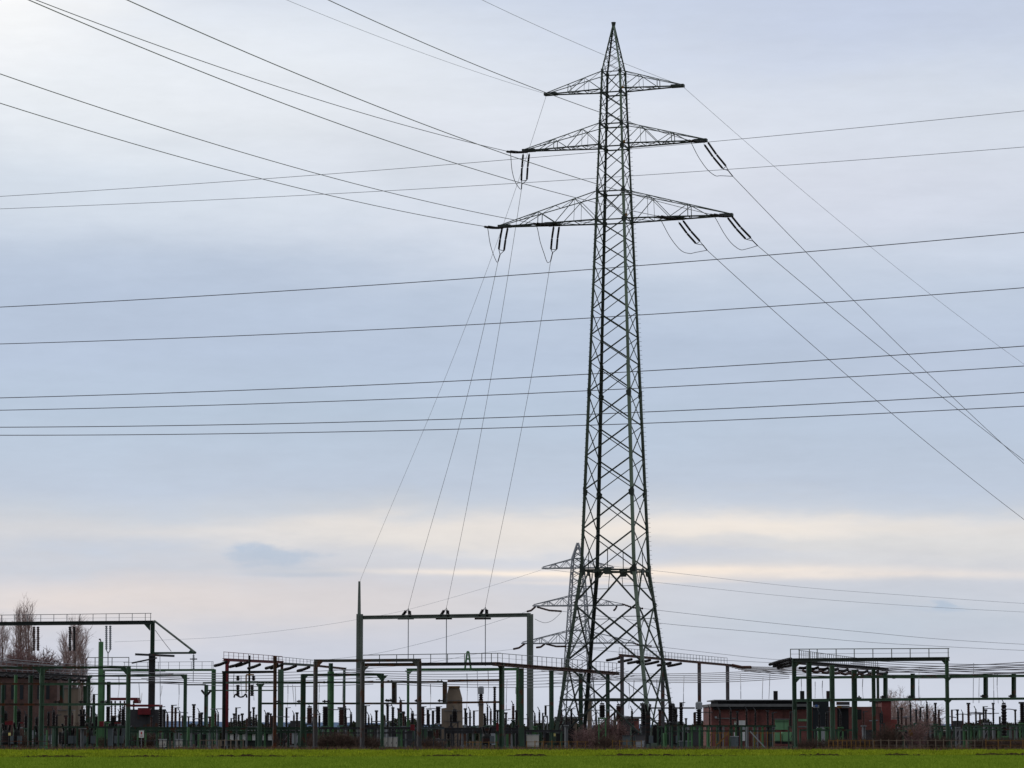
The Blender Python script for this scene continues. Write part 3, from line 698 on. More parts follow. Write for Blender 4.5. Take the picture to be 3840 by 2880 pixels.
# ---- grey gantry receiving the left circuit
g = Frame('gantry', 'tall grey-green gantry with a mast on its left column, left of the pylon', 'gantry', 1347, ZGL, 1988, ZGR, 'gantry')
for px, w_ in ((1347, 25), (1988, 25)):
    a = g.at(px, HOR); wm = w_ * a.y / F; mb = MB()
    mb.box((a.x, a.y, g.at(px, 2303).z / 2), (wm * .95, wm * .9, g.at(px, 2303).z), g.ang + .35)
    mb.box((a.x - wm * .25, a.y - wm * .5, g.at(px, 2303).z / 2), (wm * .3, wm * .15, g.at(px, 2303).z * .99), g.ang + .35)
    mb.build('column', 'gantry', g.t)
g.beam(1350, 2316, 1988, 2306, 12.5, dep=.55)
a = g.at(1347, 2303); b = g.at(1347, 2180)
MB().tube([(a.x, a.y, a.z), (a.x, a.y, b.z)], [.2, .13], 8).build('mast', 'gantry', g.t)
for k, (px, nm_) in enumerate(((1531, 'left'), (1674, 'middle'), (1820, 'right'))):
    key = ('outL', 'midL', 'inL')[k]; top = gend[key]; base = on_gantry(px - 12, 2314); base2 = on_gantry(px + 5, 2314); fw = Vector((g.n.x, g.n.y, 0)) * -1.6
    dr = (Vector((T0.x, T0.y, 0)) - Vector((top.x, top.y, 0))).normalized(); e = top
    s_ = string_set('short dark insulator pair anchored on the gantry beam, ' + nm_ + ' of the three', 'insulator pairs on the gantry beam',
                    (base - GD * .35 + Vector((0, 0, .1)), e - GD * .28 - Vector((0, 0, .3))), (base2 + GD * .12, e + GD * .16 - Vector((0, 0, .3))), e - Vector((0, 0, .1)), e, r=.2)
    MB().bar(base - GD * .9 - Vector((0, 0, .18)), base2 + GD * .5 - Vector((0, 0, .18)), .2).build('mounting_bar', 'black', s_)
    q = on_gantry(px, 2330); dz_ = [q + Vector((0, 0, -t)) for t in np.linspace(0, 4.5 + k * .3, 8)]
    solid(MB().tube([e - Vector((0, 0, .2))] + dz_, .055, 5), 'dropper_cable', 'silver', 'pale cable hanging straight down from the gantry beam, ' + nm_ + ' of three', 'cable', 'droppers below the gantry beam')

# ------------------------------------------------------------------ far pylon
ZF = 600.0; TF = Vector((gx(2168, ZF), ZF, 0)); tf = math.radians(12); Uf = Vector((math.cos(tf), -math.sin(tf), 0)); Vf = Vector((math.sin(tf), math.cos(tf), 0)); PF = ZF / (F * .99)
fk = [(0.0, 150), (hz(2500, ZF), 104), (hz(2233, ZF), 67), (hz(2094, ZF), 44), (hz(2036, ZF), 4)]
fkz = [(z, w_ / 2 / (math.cos(tf) + math.sin(tf)) * PF) for z, w_ in fk]
def halff(z): return float(np.interp(z, [k[0] for k in fkz], [k[1] for k in fkz]))
Cf_ = body(TF, Uf, Vf, halff, None)
fp = thing('transmission_tower', 'smaller hazy lattice pylon with three crossarms seen behind the big one', 'pylon', tuple(TF))
zft = hz(2034, ZF)
for c in corners:
    mb = MB(); zz = [k[0] for k in fkz]
    for a, b in zip(zz[:-1], zz[1:]): mb.bar(Cf_(*c, a), Cf_(*c, b), .24)
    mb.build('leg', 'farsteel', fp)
zs_ = [0.0, 4.5, 8.4, 11.5]; 
while zs_[-1] < fkz[-1][0] - 1.2: zs_.append(zs_[-1] + max(1.0, halff(zs_[-1]) * 1.15))
for k in range(4):
    a, b = face_pts(k); mb = MB()
    for z0, z1 in zip(zs_[:-1], zs_[1:]):
        z1 = min(z1, fkz[-1][0])
        mb.bar(Cf_(*a, z0), Cf_(*b, z1), .11); mb.bar(Cf_(*b, z0), Cf_(*a, z1), .11)
    for y in (2094, 2130, 2233, 2271, 2364, 2412): z = hz(y, ZF); mb.bar(Cf_(*a, z), Cf_(*b, z), .14)
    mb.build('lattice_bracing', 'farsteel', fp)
farms = [(2130, 2096, 129), (2271, 2235, 163), (2412, 2366, 205)]
for yb, yt, lp in farms:
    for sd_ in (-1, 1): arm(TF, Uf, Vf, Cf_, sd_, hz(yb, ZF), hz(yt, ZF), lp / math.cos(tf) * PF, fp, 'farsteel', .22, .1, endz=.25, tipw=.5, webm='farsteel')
gF = 'insulators on the far pylon'
def farstr(p, q, label):
    a = on_plane(*p, TF, Uf); b = P(*q, ZF - 2); t = thing('insulator_string', label, 'insulator', tuple(a), gF)
    m_ = (a + b) / 2 - Vector((0, 0, .25)); mb = MB(); mb.ribbed(a, m_, .2, 7, .3); mb.ribbed(m_, b, .2, 7, .3); mb.build('insulator', 'porcbrown', t); return b
s1 = farstr(cF(255, 700), cF(182, 742), 'dark insulator reaching left from the middle arm of the far pylon')
s2 = farstr(cF(270, 702), cF(488, 740), 'dark sagging insulator reaching right from the left middle arm tip, far pylon')
s3 = farstr(cF(160, 1030), cF(60, 1076), 'dark insulator reaching left from the lowest arm of the far pylon')
s4 = farstr(cF(340, 1030), cF(265, 1062), 'dark insulator at the inner left of the lowest arm, far pylon')
s5 = farstr(cF(350, 1030), cF(530, 1052), 'dark insulator reaching right from inner lowest arm, far pylon')
s6 = farstr(cF(1025, 675), cF(1215, 716), 'dark insulator reaching right from the right middle arm tip, far pylon')
s7 = farstr(cF(985, 680), cF(950, 735), 'short light insulator hanging below the right middle arm, far pylon')
s8 = farstr(cF(1110, 1018), cF(1290, 1050), 'dark insulator reaching right from the lowest arm tip, far pylon')
def farwire(pix, Za, Zb, label, r=.04, m='farwire', name='conductor', grp='wires of the far pylon'):
    a = P(*pix[0], Za); b = P(*pix[-1], Zb); d = Vector((b.x - a.x, b.y - a.y, 0)).normalized()
    pts = catm([on_plane(px, py, a, d) for px, py in pix], 6)
    return solid(MB().tube(pts, r, 4), name, m, label, 'power line', grp)
farwire([(2040, 2134), (1797, 2211), (1525, 2287), (1329, 2325), (1143, 2354), (900, 2382), (750, 2394), (430, 2407)], 600, 560, 'faint wire from the far pylon top arm drooping across the left sky', .022)
farwire([(1976, 2292), (1905, 2317), (1674, 2388), (1450, 2443), (1300, 2466), (1150, 2480)], 598, 560, 'faint wire from the far pylon middle arm passing through the grey gantry', .03)
farwire([(2297, 2123), (2500, 2145), (2984, 2200), (3408, 2233), (3840, 2263), (4100, 2276)], 600, 640, 'highest faint wire running right from the far pylon', .03)
farwire([(2040, 2134), (2500, 2188), (2984, 2239), (3408, 2271), (3840, 2295), (4100, 2304)], 600, 640, 'second highest faint wire running right from the far pylon', .03)
farwire([(2415, 2282), (2500, 2292), (2863, 2333), (3227, 2369), (3530, 2397), (3840, 2416), (4100, 2428)], 598, 640, 'third faint wire running right from the far pylon', .042, 'farwire')
farwire([(2107, 2292), (2486, 2338), (2863, 2372), (3227, 2406), (3530, 2424), (3840, 2439), (4100, 2447)], 598, 640, 'fourth faint wire running right from the far pylon', .042, 'farwire')
farwire([(2444, 2422), (2700, 2452), (2894, 2472), (3200, 2490)], 598, 640, 'fifth faint wire running right from the far pylon', .042, 'farwire')
farwire([(2125, 2425), (2500, 2462), (2894, 2485), (3300, 2500)], 598, 640, 'lowest faint wire running right from the far pylon', .042, 'farwire')
farwire([cF(250, 808), cF(300, 832), cF(345, 842), cF(400, 825), cF(450, 785), cF(488, 745)], 597, 598, 'slack jumper loop under the left middle arm of the far pylon', .04, 'wire', 'jumper_cable')
farwire([cF(60, 1078), (1800, 2450), (1600, 2486), (1400, 2505)], 598, 560, 'faint wire running left from the far pylon lowest arm', .03)

# ------------------------------------------------------------------ switchyard portals
def cc(cr, x, y=0): return cr(x, y)[0]
def cy(cr, y): return cr(0, y)[1]
# G1 tall left portal
f = Frame('portal_frame', 'highest portal at the far left with railing and a diagonal strut on its right', 'portal', -400, 330, cc(c1, 1465), 320, 'pylon_dark')
f.beam(-400, cy(c1, 266), cc(c1, 1490), cy(c1, 244), 12.5, 'pylon_dark')
f.column(cc(c1, 1472), cy(c1, 238), 15, cy(c1, 545), 'green'); f.haunch(cc(c1, 1458), cy(c1, 258), 20, (-1,), 'green')
f.column(cc(c1, 1470), cy(c1, 545), 23, None, 'darkgrey'); f.column(-395, 2335, 15)
f.railing(-400, cy(c1, 185), cc(c1, 1472), cy(c1, 155), cy(c1, 255), cy(c1, 235), [cc(c1, x) for x in range(-1000, 1480, 127)] + [cc(c1, 1465)])
mb = MB(); a = f.at(*c1(1500, 228)); b = f.at(*c1(1890, 530)); mb.bar(a, b, .22, .16); mb.build('strut', 'gantry', f.t)
mb = MB(); mb.bar(f.at(*c1(1475, 542)), f.at(*c1(1900, 540)), .18, .2); mb.poly([f.at(*c1(1838, 530)), f.at(*c1(1860, 505)), f.at(*c1(1905, 530)), f.at(*c1(1905, 545)), f.at(*c1(1840, 545))], .2, f.n); mb.build('outrigger', 'green', f.t)
mb = MB(); mb.bar(f.at(*c1(1335, 555)) + f.n * .4, f.at(*c1(1710, 571)) + f.n * .4, .2, .22); mb.bar(f.at(*c1(1310, 640)) + f.n * .6, f.at(*c1(1550, 590)) + f.n * .6, .18, .14)
mb.build('crossbar', 'darkgrey', f.t)
for k, (xa, xb, ya, yb, mt, wd_) in enumerate(((330, 370, 285, 520, 'porcbrown', 'left'), (680, 722, 285, 520, 'porc', 'middle'))):
    t = thing('insulator_string', 'dark pair of insulator rods hanging from the high left portal, ' + wd_ + ' pair', 'insulator', tuple(f.at(*c1(xa, ya))), 'insulators under the high left portal')
    for x in (xa, xb): MB().ribbed(f.at(*c1(x, ya)), f.at(*c1(x, yb)), .15, 8, .2).build('insulator', mt, t)
t = thing('insulator_string', 'pale grey pair of insulator rods forming a V above the bright green pole', 'insulator', tuple(f.at(*c1(1035, 280))), 'insulators under the high left portal')
for x in (1034, 1072): MB().ribbed(f.at(*c1(x, 275)), f.at(*c1(x, 510)), .13, 8, .2).build('insulator', 'silver', t)
MB().tube([f.at(*c1(1034, 510)), f.at(*c1(1050, 545)), f.at(*c1(1050, 660))], .05).tube([f.at(*c1(1072, 510)), f.at(*c1(1050, 545))], .05).build('yoke', 'galv', t)
t = thing('insulator_string', 'slim grey insulator hanging from the tip of the outrigger arm', 'insulator', tuple(f.at(*c1(1882, 545))))
MB().ribbed(f.at(*c1(1882, 560)), f.at(*c1(1882, 700)), .11, 8, .2).tube([f.at(*c1(1882, 545)), f.at(*c1(1878, 820))], .035).box(f.at(*c1(1882, 600)), (.7, .3, .12)).build('insulator', 'silver', t)
solid(MB().tube(catm([f.at(*c1(1510, 320)), f.at(*c1(1590, 430)), f.at(*c1(1665, 525))]), .03), 'cable', 'wire', 'thin cable slanting below the diagonal strut of the high left portal', 'cable')
# G2 left green portal
f = Frame('portal_frame', 'dark green front portal at the left edge with two wide columns', 'portal', -300, 246, cc(c1, 1240), 243, 'green')
f.beam(-300, cy(c1, 688), cc(c1, 1225), cy(c1, 680), 8); f.column(-290, cy(c1, 680), 13)
f.column(cc(c1, 400), cy(c1, 690), 16, mat='midgreen'); f.column(cc(c1, 1242), cy(c1, 668), 14, mat='midgreen')
f.haunch(cc(c1, 410), cy(c1, 692), 22, (-1, 1)); f.haunch(cc(c1, 1235), cy(c1, 690), 20, (-1,))
f.beam(cc(c1, 410), cy(c1, 845), cc(c1, 1230), cy(c1, 838), 8, 'midgreen', off=.1); f.beam(cc(c1, 410), cy(c1, 1042), cc(c1, 1232), cy(c1, 1040), 8, 'midgreen', off=.1)
f.beam(-290, cy(c1, 842), cc(c1, 388), cy(c1, 842), 6.5, 'brown', off=.1); f.beam(-290, cy(c1, 1042), cc(c1, 388), cy(c1, 1042), 7.5, 'brown', off=.1)
f.railing(cc(c1, 850), cy(c1, 586), cc(c1, 1256), cy(c1, 584), cy(c1, 672), cy(c1, 670), [cc(c1, x) for x in (925, 1090, 1253)])
for x in (545, 790, 1000): f.saddle(cc(c1, x), cy(c1, 1030))
for x in (450, 780, 1030): f.saddle(cc(c1, x), cy(c1, 848), 22, 5)
for x, w_, y0, y1, m_, wd_ in ((290, 13, 760, None, 'green', 'dark green post between the two left front columns, outer'), (145, 9, 755, None, 'bright', 'bright green slim post near the left edge'),
        (672, 9, 790, None, 'green', 'slim dark green post before the tan firewall'), (20, 11, 830, None, 'green', 'dark green post at the extreme left edge')):
    q = Frame('steel_post', wd_, 'post', cc(c1, x), 250, cc(c1, x) + 50, 250, m_); q.column(cc(c1, x), cy(c1, y0), w_, None, m_)
for x, w_, y0, y1 in ((590, 13, 850, 1035), (822, 15, 860, 1035), (1045, 12, 820, 1040)):
    MB().ibeam(f.at(*c1(x, y0)) - f.n * .3, f.at(*c1(x, y1)) - f.n * .3, w_ * 243 / F, w_ * 243 / F, f.d).build('hanger_post', 'green', f.t)
# G3
f = Frame('portal_frame', 'slim dark green portal spanning behind the tall bright green pole', 'portal', cc(c1, 860), 262, cc(c1, 1795), 258, 'green')
f.beam(cc(c1, 870), cy(c1, 765), cc(c1, 1790), cy(c1, 755), 5.5, 'green'); f.column(cc(c1, 858), cy(c1, 765), 10, None); f.column(cc(c1, 1797), cy(c1, 748), 12, None, 'midgreen'); f.haunch(cc(c1, 1790), cy(c1, 760), 12, (-1,)); f.haunch(cc(c1, 865), cy(c1, 768), 12, (1,))
f.beam(cc(c1, 870), cy(c1, 832), cc(c1, 1795), cy(c1, 830), 4, 'darkgrey'); 
t = thing('slim_mast', 'tall bright green pole with a small tip near the high left portal', 'pole', tuple(P(cc(c1, 980), HOR, 270) - Vector((0, 0, P(cc(c1, 980), HOR, 270).z))))
a = P(cc(c1, 982), cy(c1, 432), 270); MB().box((a.x, a.y, a.z / 2), (.34, .3, a.z), .4).build('pole', 'bright', t); MB().tube([a, a + Vector((-.08, 0, .25))], .05).box(a + Vector((-.1, 0, .2)), (.16, .1, .12)).build('tip', 'darkgrey', t)
# G4 bright green
f = Frame('portal_frame', 'bright green far portal with thin railing left of the red portal', 'portal', cc(c1, 1000), 330, cc(c2, 125), 326, 'bright')
f.beam(cc(c1, 1000), cy(c1, 710), cc(c2, 140), cy(c2, 706), 7); f.column(cc(c2, 128), cy(c2, 700), 15); f.column(cc(c1, 1000), cy(c1, 700), 10)
f.railing(cc(c1, 1200), cy(c1, 632), cc(c2, 130), cy(c2, 625), cy(c1, 700), cy(c2, 700), [cc(c1, x) for x in (1210, 1330, 1435, 1540, 1640, 1745, 1860, 1965, 2060)] + [cc(c2, 128)], r=.02)
# Y post
f = Frame('portal_frame', 'green Y-headed post with thin beam left of the red portal', 'portal', cc(c1, 1810), 255, cc(c2, 60), 253, 'midgreen')
f.beam(cc(c1, 1810), cy(c1, 850), cc(c2, 55), cy(c2, 850), 4.5, 'pylon_dark'); f.column(cc(c2, 57), cy(c2, 850), 11); f.beam(cc(c1, 1975), cy(c1, 832), cc(c2, 560), cy(c2, 826), 5.5)
mb = MB()
for s_ in (-1, 1): mb.tube([f.at(cc(c2, 62), cy(c2, 960)), f.at(cc(c2, 62 + 45 * s_), cy(c2, 905))], .09)
mb.build('fork', 'black', f.t)
f.beam(cc(c2, 60), cy(c2, 905), cc(c2, 750), cy(c2, 905), 4)
# G6 red
f = Frame('portal_frame', 'dark red portal with a thin red railing', 'portal', cc(c2, 255), 290, cc(c2, 790), 303, 'red')
f.beam(cc(c2, 230), cy(c2, 606), cc(c2, 805), cy(c2, 632), 9.5); f.column(cc(c2, 257), cy(c2, 595), 13); f.column(cc(c2, 792), cy(c2, 625), 10, mat='brown')
f.haunch(cc(c2, 265), cy(c2, 615), 20, (1,)); f.railing(cc(c2, 230), cy(c2, 530), cc(c2, 800), cy(c2, 575), cy(c2, 600), cy(c2, 628), [cc(c2, x) for x in range(232, 800, 48)], 'red', .022)
f = Frame('portal_frame', 'dark brown portal in front of the red one', 'portal', cc(c2, 230), 239, cc(c2, 725), 238, 'black')
f.beam(cc(c2, 215), cy(c2, 728), cc(c2, 740), cy(c2, 724), 8); f.column(cc(c2, 230), cy(c2, 720), 11); f.column(cc(c2, 725), cy(c2, 570), 11, None, 'brown')
f = Frame('steel_post', 'short dark post rising through the red railing', 'post', cc(c2, 475), 285, cc(c2, 525), 285, 'black'); f.column(cc(c2, 475), cy(c2, 565), 6)
# receding beam behind red: green/brown
f = Frame('portal_frame', 'green and brown beam receding behind the grey portal, right of the red railing', 'portal', cc(c2, 785), 303, cc(c2, 1400), 330, 'midgreen')
f.beam(cc(c2, 810), cy(c2, 645), cc(c2, 1100), cy(c2, 662), 8, 'green'); f.beam(cc(c2, 1100), cy(c2, 662), cc(c2, 1420), cy(c2, 695), 7, 'brown'); f.column(cc(c2, 782), cy(c2, 700), 18, None, 'midgreen'); f.column(cc(c2, 1400), cy(c2, 690), 8, None, 'midgreen')
f.railing(cc(c2, 700), cy(c2, 570), cc(c2, 1100), cy(c2, 610), cy(c2, 625), cy(c2, 655), [cc(c2, x) for x in range(700, 1100, 34)], 'galv', .02)
# G7
f = Frame('portal_frame', 'green portal with Y-shaped head between the dark brown and grey portals', 'portal', cc(c2, 578), 243, cc(c2, 1770), 240, 'green')
f.column(cc(c2, 580), cy(c2, 842), 13, None, 'midgreen'); f.beam(cc(c2, 590), cy(c2, 1032), cc(c2, 1560), cy(c2, 1032), 6.5); f.beam(cc(c2, 990), cy(c2, 756), cc(c2, 1780), cy(c2, 750), 8); f.beam(cc(c2, 560), cy(c2, 828), cc(c2, 1560), cy(c2, 826), 6)
f.column(cc(c2, 1000), cy(c2, 748), 17, None); f.column(cc(c2, 1770), cy(c2, 745), 11, None, 'midgreen'); f.haunch(cc(c2, 1770), cy(c2, 758), 18, (-1, 1)); f.haunch(cc(c2, 1010), cy(c2, 760), 14, (1,))
for x in (735, 965, 1215): f.saddle(cc(c2, x), cy(c2, 1024))
for x in (985, 1210): f.saddle(cc(c2, x), cy(c2, 838), 24, 5)
mb = MB()
for s_ in (-1, 1): mb.tube([f.at(cc(c2, 585), cy(c2, 880)), f.at(cc(c2, 585 + 35 * s_), cy(c2, 842))], .08)
mb.build('fork', 'green', f.t)
f = Frame('steel_post', 'stout bright green column with dark head behind the green portal beam', 'post', cc(c2, 1270), 275, cc(c2, 1320), 275, 'bright'); f.column(cc(c2, 1268), cy(c2, 720), 18); f.column(cc(c2, 1268), cy(c2, 640), 12, cy(c2, 720), 'green')
# G8 grey portal
f = Frame('portal_frame', 'weathered grey portal with rust stains on its right column', 'portal', cc(c2, 1120), 235, cc(c3, 315), 234, 'grey')
f.beam(cc(c2, 1108), cy(c2, 617), cc(c3, 335), cy(c3, 612), 9.5); f.beam(cc(c2, 1590), cy(c2, 660), cc(c3, 290), cy(c3, 658), 7, 'brown', off=-.25)
for px in (cc(c2, 1120), cc(c2, 1577), cc(c3, 315)): f.column(px, cy(c2, 625), 13, None)
f.haunch(cc(c2, 1128), cy(c2, 630), 20, (1,)); f.haunch(cc(c2, 1577), cy(c2, 672), 20, (1,)); f.haunch(cc(c3, 308), cy(c3, 622), 20, (-1,))
f.beam(cc(c2, 1585), cy(c2, 824), cc(c3, 540), cy(c3, 822), 6.5, off=-.1); f.beam(cc(c2, 1585), cy(c2, 1032), cc(c3, 590), cy(c3, 1030), 6.5, off=-.1)
for px, py in ((cc(c2, 1840), cy(c2, 1018)), (cc(c3, 10), cy(c3, 1015)), (cc(c3, 300), cy(c3, 1018)), (cc(c3, 525), cy(c3, 1018))): f.saddle(px, py)
for px, py in ((cc(c2, 1840), cy(c2, 830)), (cc(c3, 510), cy(c3, 830))): f.saddle(px, py, 22, 5)
for px in (cc(c2, 1884), cc(c3, 65), cc(c3, 560)):
    MB().ibeam(f.at(px, cy(c2, 820)) - f.n * .3, f.at(px, cy(c2, 1030)) - f.n * .3, .3, .3, f.d).build('hanger_post', 'grey', f.t)
f.beam(cc(c3, 590), cy(c3, 812), cc(c3, 1100), cy(c3, 806), 6, 'brown', off=-.1); f.beam(cc(c3, 590), cy(c3, 1024), cc(c3, 1100), cy(c3, 1018), 6.5, 'brown', off=-.1)
# G10 bright green far
f = Frame('portal_frame', 'bright green portal with a small A-frame on its beam, behind the rusty beams', 'portal', cc(c3, 205), 300, cc(c3, 1280), 296, 'bright')
f.beam(cc(c3, 195), cy(c3, 704), cc(c3, 1285), cy(c3, 698), 9); f.column(cc(c3, 207), cy(c3, 695), 8.5); f.column(cc(c3, 1270), cy(c3, 700), 8); f.haunch(cc(c3, 212), cy(c3, 715), 13, (1,)); f.haunch(cc(c3, 205), cy(c3, 712), 9, (-1,))
mb = MB(); 
for s_ in (-1, 1): mb.tube([f.at(*c3(790 + s_ * 28, 690)), f.at(*c3(790 + s_ * 7, 530))], .09, 6)
mb.bar(f.at(*c3(770, 600)), f.at(*c3(812, 600)), .14); mb.bar(f.at(*c3(782, 532)), f.at(*c3(798, 532)), .2); mb.build('a_frame', 'bright', f.t)
# G11
f = Frame('portal_frame', 'long black beam with railing running between the grey portal and the pylon', 'portal', cc(c2, 1600), 252, cc(c3, 1120), 237, 'black')
f.beam(cc(c2, 1600), cy(c2, 655), cc(c3, 1090), cy(c3, 645), 10.5, 'black'); f.column(cc(c3, 1118), cy(c3, 640), 15, None, 'green'); f.haunch(cc(c3, 1108), cy(c3, 662), 14, (-1,))
f.railing(cc(c2, 1590), cy(c2, 562), cc(c3, 1105), cy(c3, 543), cy(c2, 640), cy(c3, 632), [cc(c2, 1745), cc(c2, 1912)] + [cc(c3, x) for x in (97, 262, 428, 592, 757, 925, 1018, 1080)], r=.03)
f = Frame('portal_frame', 'brown beam receding behind the pylon on dark green columns', 'portal', cc(c3, 1120), 237, cc(c5, 700), 282, 'brown')
f.beam(cc(c3, 1060), cy(c3, 648), cc(c5, 700), cy(c5, 742), 12, 'brown', dep=.5); f.railing(cc(c3, 1105), cy(c3, 545), cc(c5, 690), cy(c5, 640), cy(c3, 635), cy(c5, 730), [cc(c3, x) for x in (1125, 1190, 1258, 1315, 1370, 1420, 1465, 1510, 1555, 1607, 1650, 1700)] + [cc(c5, x) for x in (150, 200, 250, 300, 345, 395, 440, 480, 520, 560, 600, 640, 680)], r=.022)
for px, yt, w_ in ((cc(c3, 1307), 690, 17), (cc(c3, 1602), 712, 14), (cc(c5, 332), 740, 13), (cc(c5, 595), 750, 12)): f.column(px, cy(c5, yt), w_, None, 'green')
# G12
f = Frame('portal_frame', 'rust brown beam receding to the right of the pylon with close-set railing', 'portal', cc(c5, 735), 300, cc(c5, 1800), 346, 'brown')
f.beam(cc(c5, 705), cy(c5, 562), cc(c5, 1150), cy(c5, 602), 8.5, 'brown'); f.beam(cc(c5, 1150), cy(c5, 602), cc(c5, 1805), cy(c5, 662), 8, 'brown')
f.railing(cc(c5, 705), cy(c5, 490), cc(c5, 1755), cy(c5, 590), cy(c5, 555), cy(c5, 650), [cc(c5, x) for x in np.arange(705, 1756, 30)], r=.02)
for px, w_ in ((735, 12), (1130, 12), (1487, 11), (1762, 11)): f.column(cc(c5, px), cy(c5, 575 + (px - 735) * .09), w_, None, 'grey')
for a_, b_ in (((1880, 672), (2074, 672)), ):
    pass
def ribpath(pts, Z0, Z1, r):
    a = P(*pts[0], Z0); b = P(*pts[-1], Z1); d = Vector((b.x - a.x, b.y - a.y, 0)).normalized(); q = [on_plane(px, py, a, d) for px, py in pts]; mb = MB()
    for u, v in zip(q[:-1], q[1:]): mb.ribbed(u, u.lerp(v, .96), r, 8, .13, .55)
    return mb.tube(q, .03, 5)
def barthing(name, label, cat, pts, Z0, Z1, r, m, group=None, n=6):
    if name == 'insulator_string': return solid(ribpath(pts, Z0, Z1, r * 1.25), name, 'porc' if m == 'black' else m, label, cat, group)
    a = P(*pts[0], Z0); b = P(*pts[-1], Z1); d = Vector((b.x - a.x, b.y - a.y, 0)).normalized()
    return solid(MB().tube(catm([on_plane(px, py, a, d) for px, py in pts], 5), r, n), name, m, label, cat, group)
barthing('insulator_string', 'long rusty string sagging right from the end of the brown beam', 'insulator', [c5(1805, 660), c5(1900, 680), c6(700, 525)], 345, 352, .13, 'brown')
for i, (dy_, wd_) in enumerate(((0, 'upper'), (38, 'middle'), (75, 'lower'))):
    barthing('insulator_string', 'dark slanting insulator rising to the right green portal, ' + wd_ + ' of three', 'insulator', [c6(930 + i * 50, 492 + dy_ * .55), c6(1050 + i * 40, 455 + dy_ * .7), c6(1190, 425 + dy_)], 300, 262, .12, 'black', 'slanting insulators left of the right portal')
# G13 right
f = Frame('portal_frame', 'large dark green portal with railing at the right', 'portal', cc(c6, 1232), 243, cc(c7, 1148), 238, 'green')
f.beam(cc(c6, 1200), cy(c6, 440), cc(c7, 1165), cy(c7, 424), 12.5, 'pylon_dark'); f.column(cc(c6, 1232), cy(c6, 430), 14, None); f.column(cc(c7, 1147), cy(c7, 405), 12, None, 'midgreen')
f.haunch(cc(c6, 1245), cy(c6, 458), 18, (1,), 'green'); f.haunch(cc(c7, 1138), cy(c7, 440), 18, (-1,), 'green')
f.railing(cc(c6, 1178), cy(c6, 306), cc(c7, 1165), cy(c7, 297), cy(c6, 425), cy(c7, 402), [cc(c6, x) for x in (1180, 1285, 1410, 1505, 1735, 1955)] + [cc(c7, x) for x in (237, 465, 690, 918, 1152)], r=.032)
f.beam(cc(c6, 1240), cy(c6, 652), cc(c7, 1140), cy(c7, 636), 8.5, 'midgreen', off=.05); f.beam(cc(c6, 1250), cy(c6, 928), cc(c7, 1140), cy(c7, 912), 9, 'midgreen', off=.05)
for px, py in ((cc(c6, 1240), cy(c6, 665)), (cc(c6, 1240), cy(c6, 915))): f.haunch(px, py, 14, (1,))
for px, py in ((cc(c7, 1147), cy(c7, 650)), (cc(c7, 1147), cy(c7, 922))): f.haunch(px, py, 13, (-1, 1))
for px, yt, w_, m_ in ((cc(c6, 1412), 470, 17, 'green'), (cc(c6, 1692), 500, 16, 'midgreen'), (cc(c6, 1962), 560, 17, 'green'), (cc(c7, 252), 545, 12, 'green')):
    f.column(px, cy(c6, yt), w_, None, m_)
for px in (cc(c7, 375), cc(c7, 707)): MB().ibeam(f.at(px, cy(c7, 600)) - f.n * .3, f.at(px, cy(c7, 905)) - f.n * .3, .27, .27, f.d).build('hanger_post', 'green', f.t); f.saddle(px - 5, cy(c7, 905), 22, 6); f.saddle(px - 5, cy(c7, 655), 20, 5)
f.saddle(cc(c6, 1975), cy(c6, 920), 26, 7); f.saddle(cc(c6, 1960), cy(c6, 655), 24, 6)
f = Frame('portal_frame', 'lower green portal continuing to the right edge', 'portal', cc(c7, 1148), 238.6, 4300, 231, 'green')
f.beam(cc(c7, 1165), cy(c7, 636), 4300, cy(c7, 622), 8.5, 'midgreen'); f.beam(cc(c7, 1165), cy(c7, 912), 4300, cy(c7, 898), 8, 'midgreen'); f.column(4290, cy(c7, 600), 14)
for px in (cc(c7, 1590), cc(c7, 1932)): MB().ibeam(f.at(px, cy(c7, 600)) - f.n * .3, f.at(px, cy(c7, 900)) - f.n * .3, .27, .27, f.d).build('hanger_post', 'green', f.t); f.saddle(px - 5, cy(c7, 895), 22, 6); f.saddle(px - 5, cy(c7, 645), 20, 5)
# receding black railinged beam behind right portal
f = Frame('portal_frame', 'black lattice-railed beam receding inside the right green portal', 'portal', cc(c6, 1300), 262, cc(c7, 420), 300, 'black')
f.beam(cc(c6, 1300), cy(c6, 470), cc(c7, 420), cy(c7, 552), 11, 'black', dep=.8); f.railing(cc(c6, 1280), cy(c6, 318), cc(c7, 320), cy(c7, 450), cy(c6, 430), cy(c7, 530), [cc(c6, x) for x in np.arange(1290, 2074, 26)] + [cc(c7, x) for x in np.arange(8, 310, 26)], r=.022)
f.column(cc(c7, 305), cy(c7, 520), 8, None, 'green')
rr = random.Random(4)
for i in range(9):
    x0 = 1290 + i * 120; y0 = 495 + i * 9
    barthing('insulator_string', 'short dark insulator under the receding beam of the right portal, ' + ORD[i], 'insulator', [c6(x0, y0 + 40), c6(x0 + 55, y0 + 42), c6(x0 + 110, y0 + 22)], 268 + 2 * i, 270 + 2 * i, .1, 'porc', 'insulators under the receding black beam')
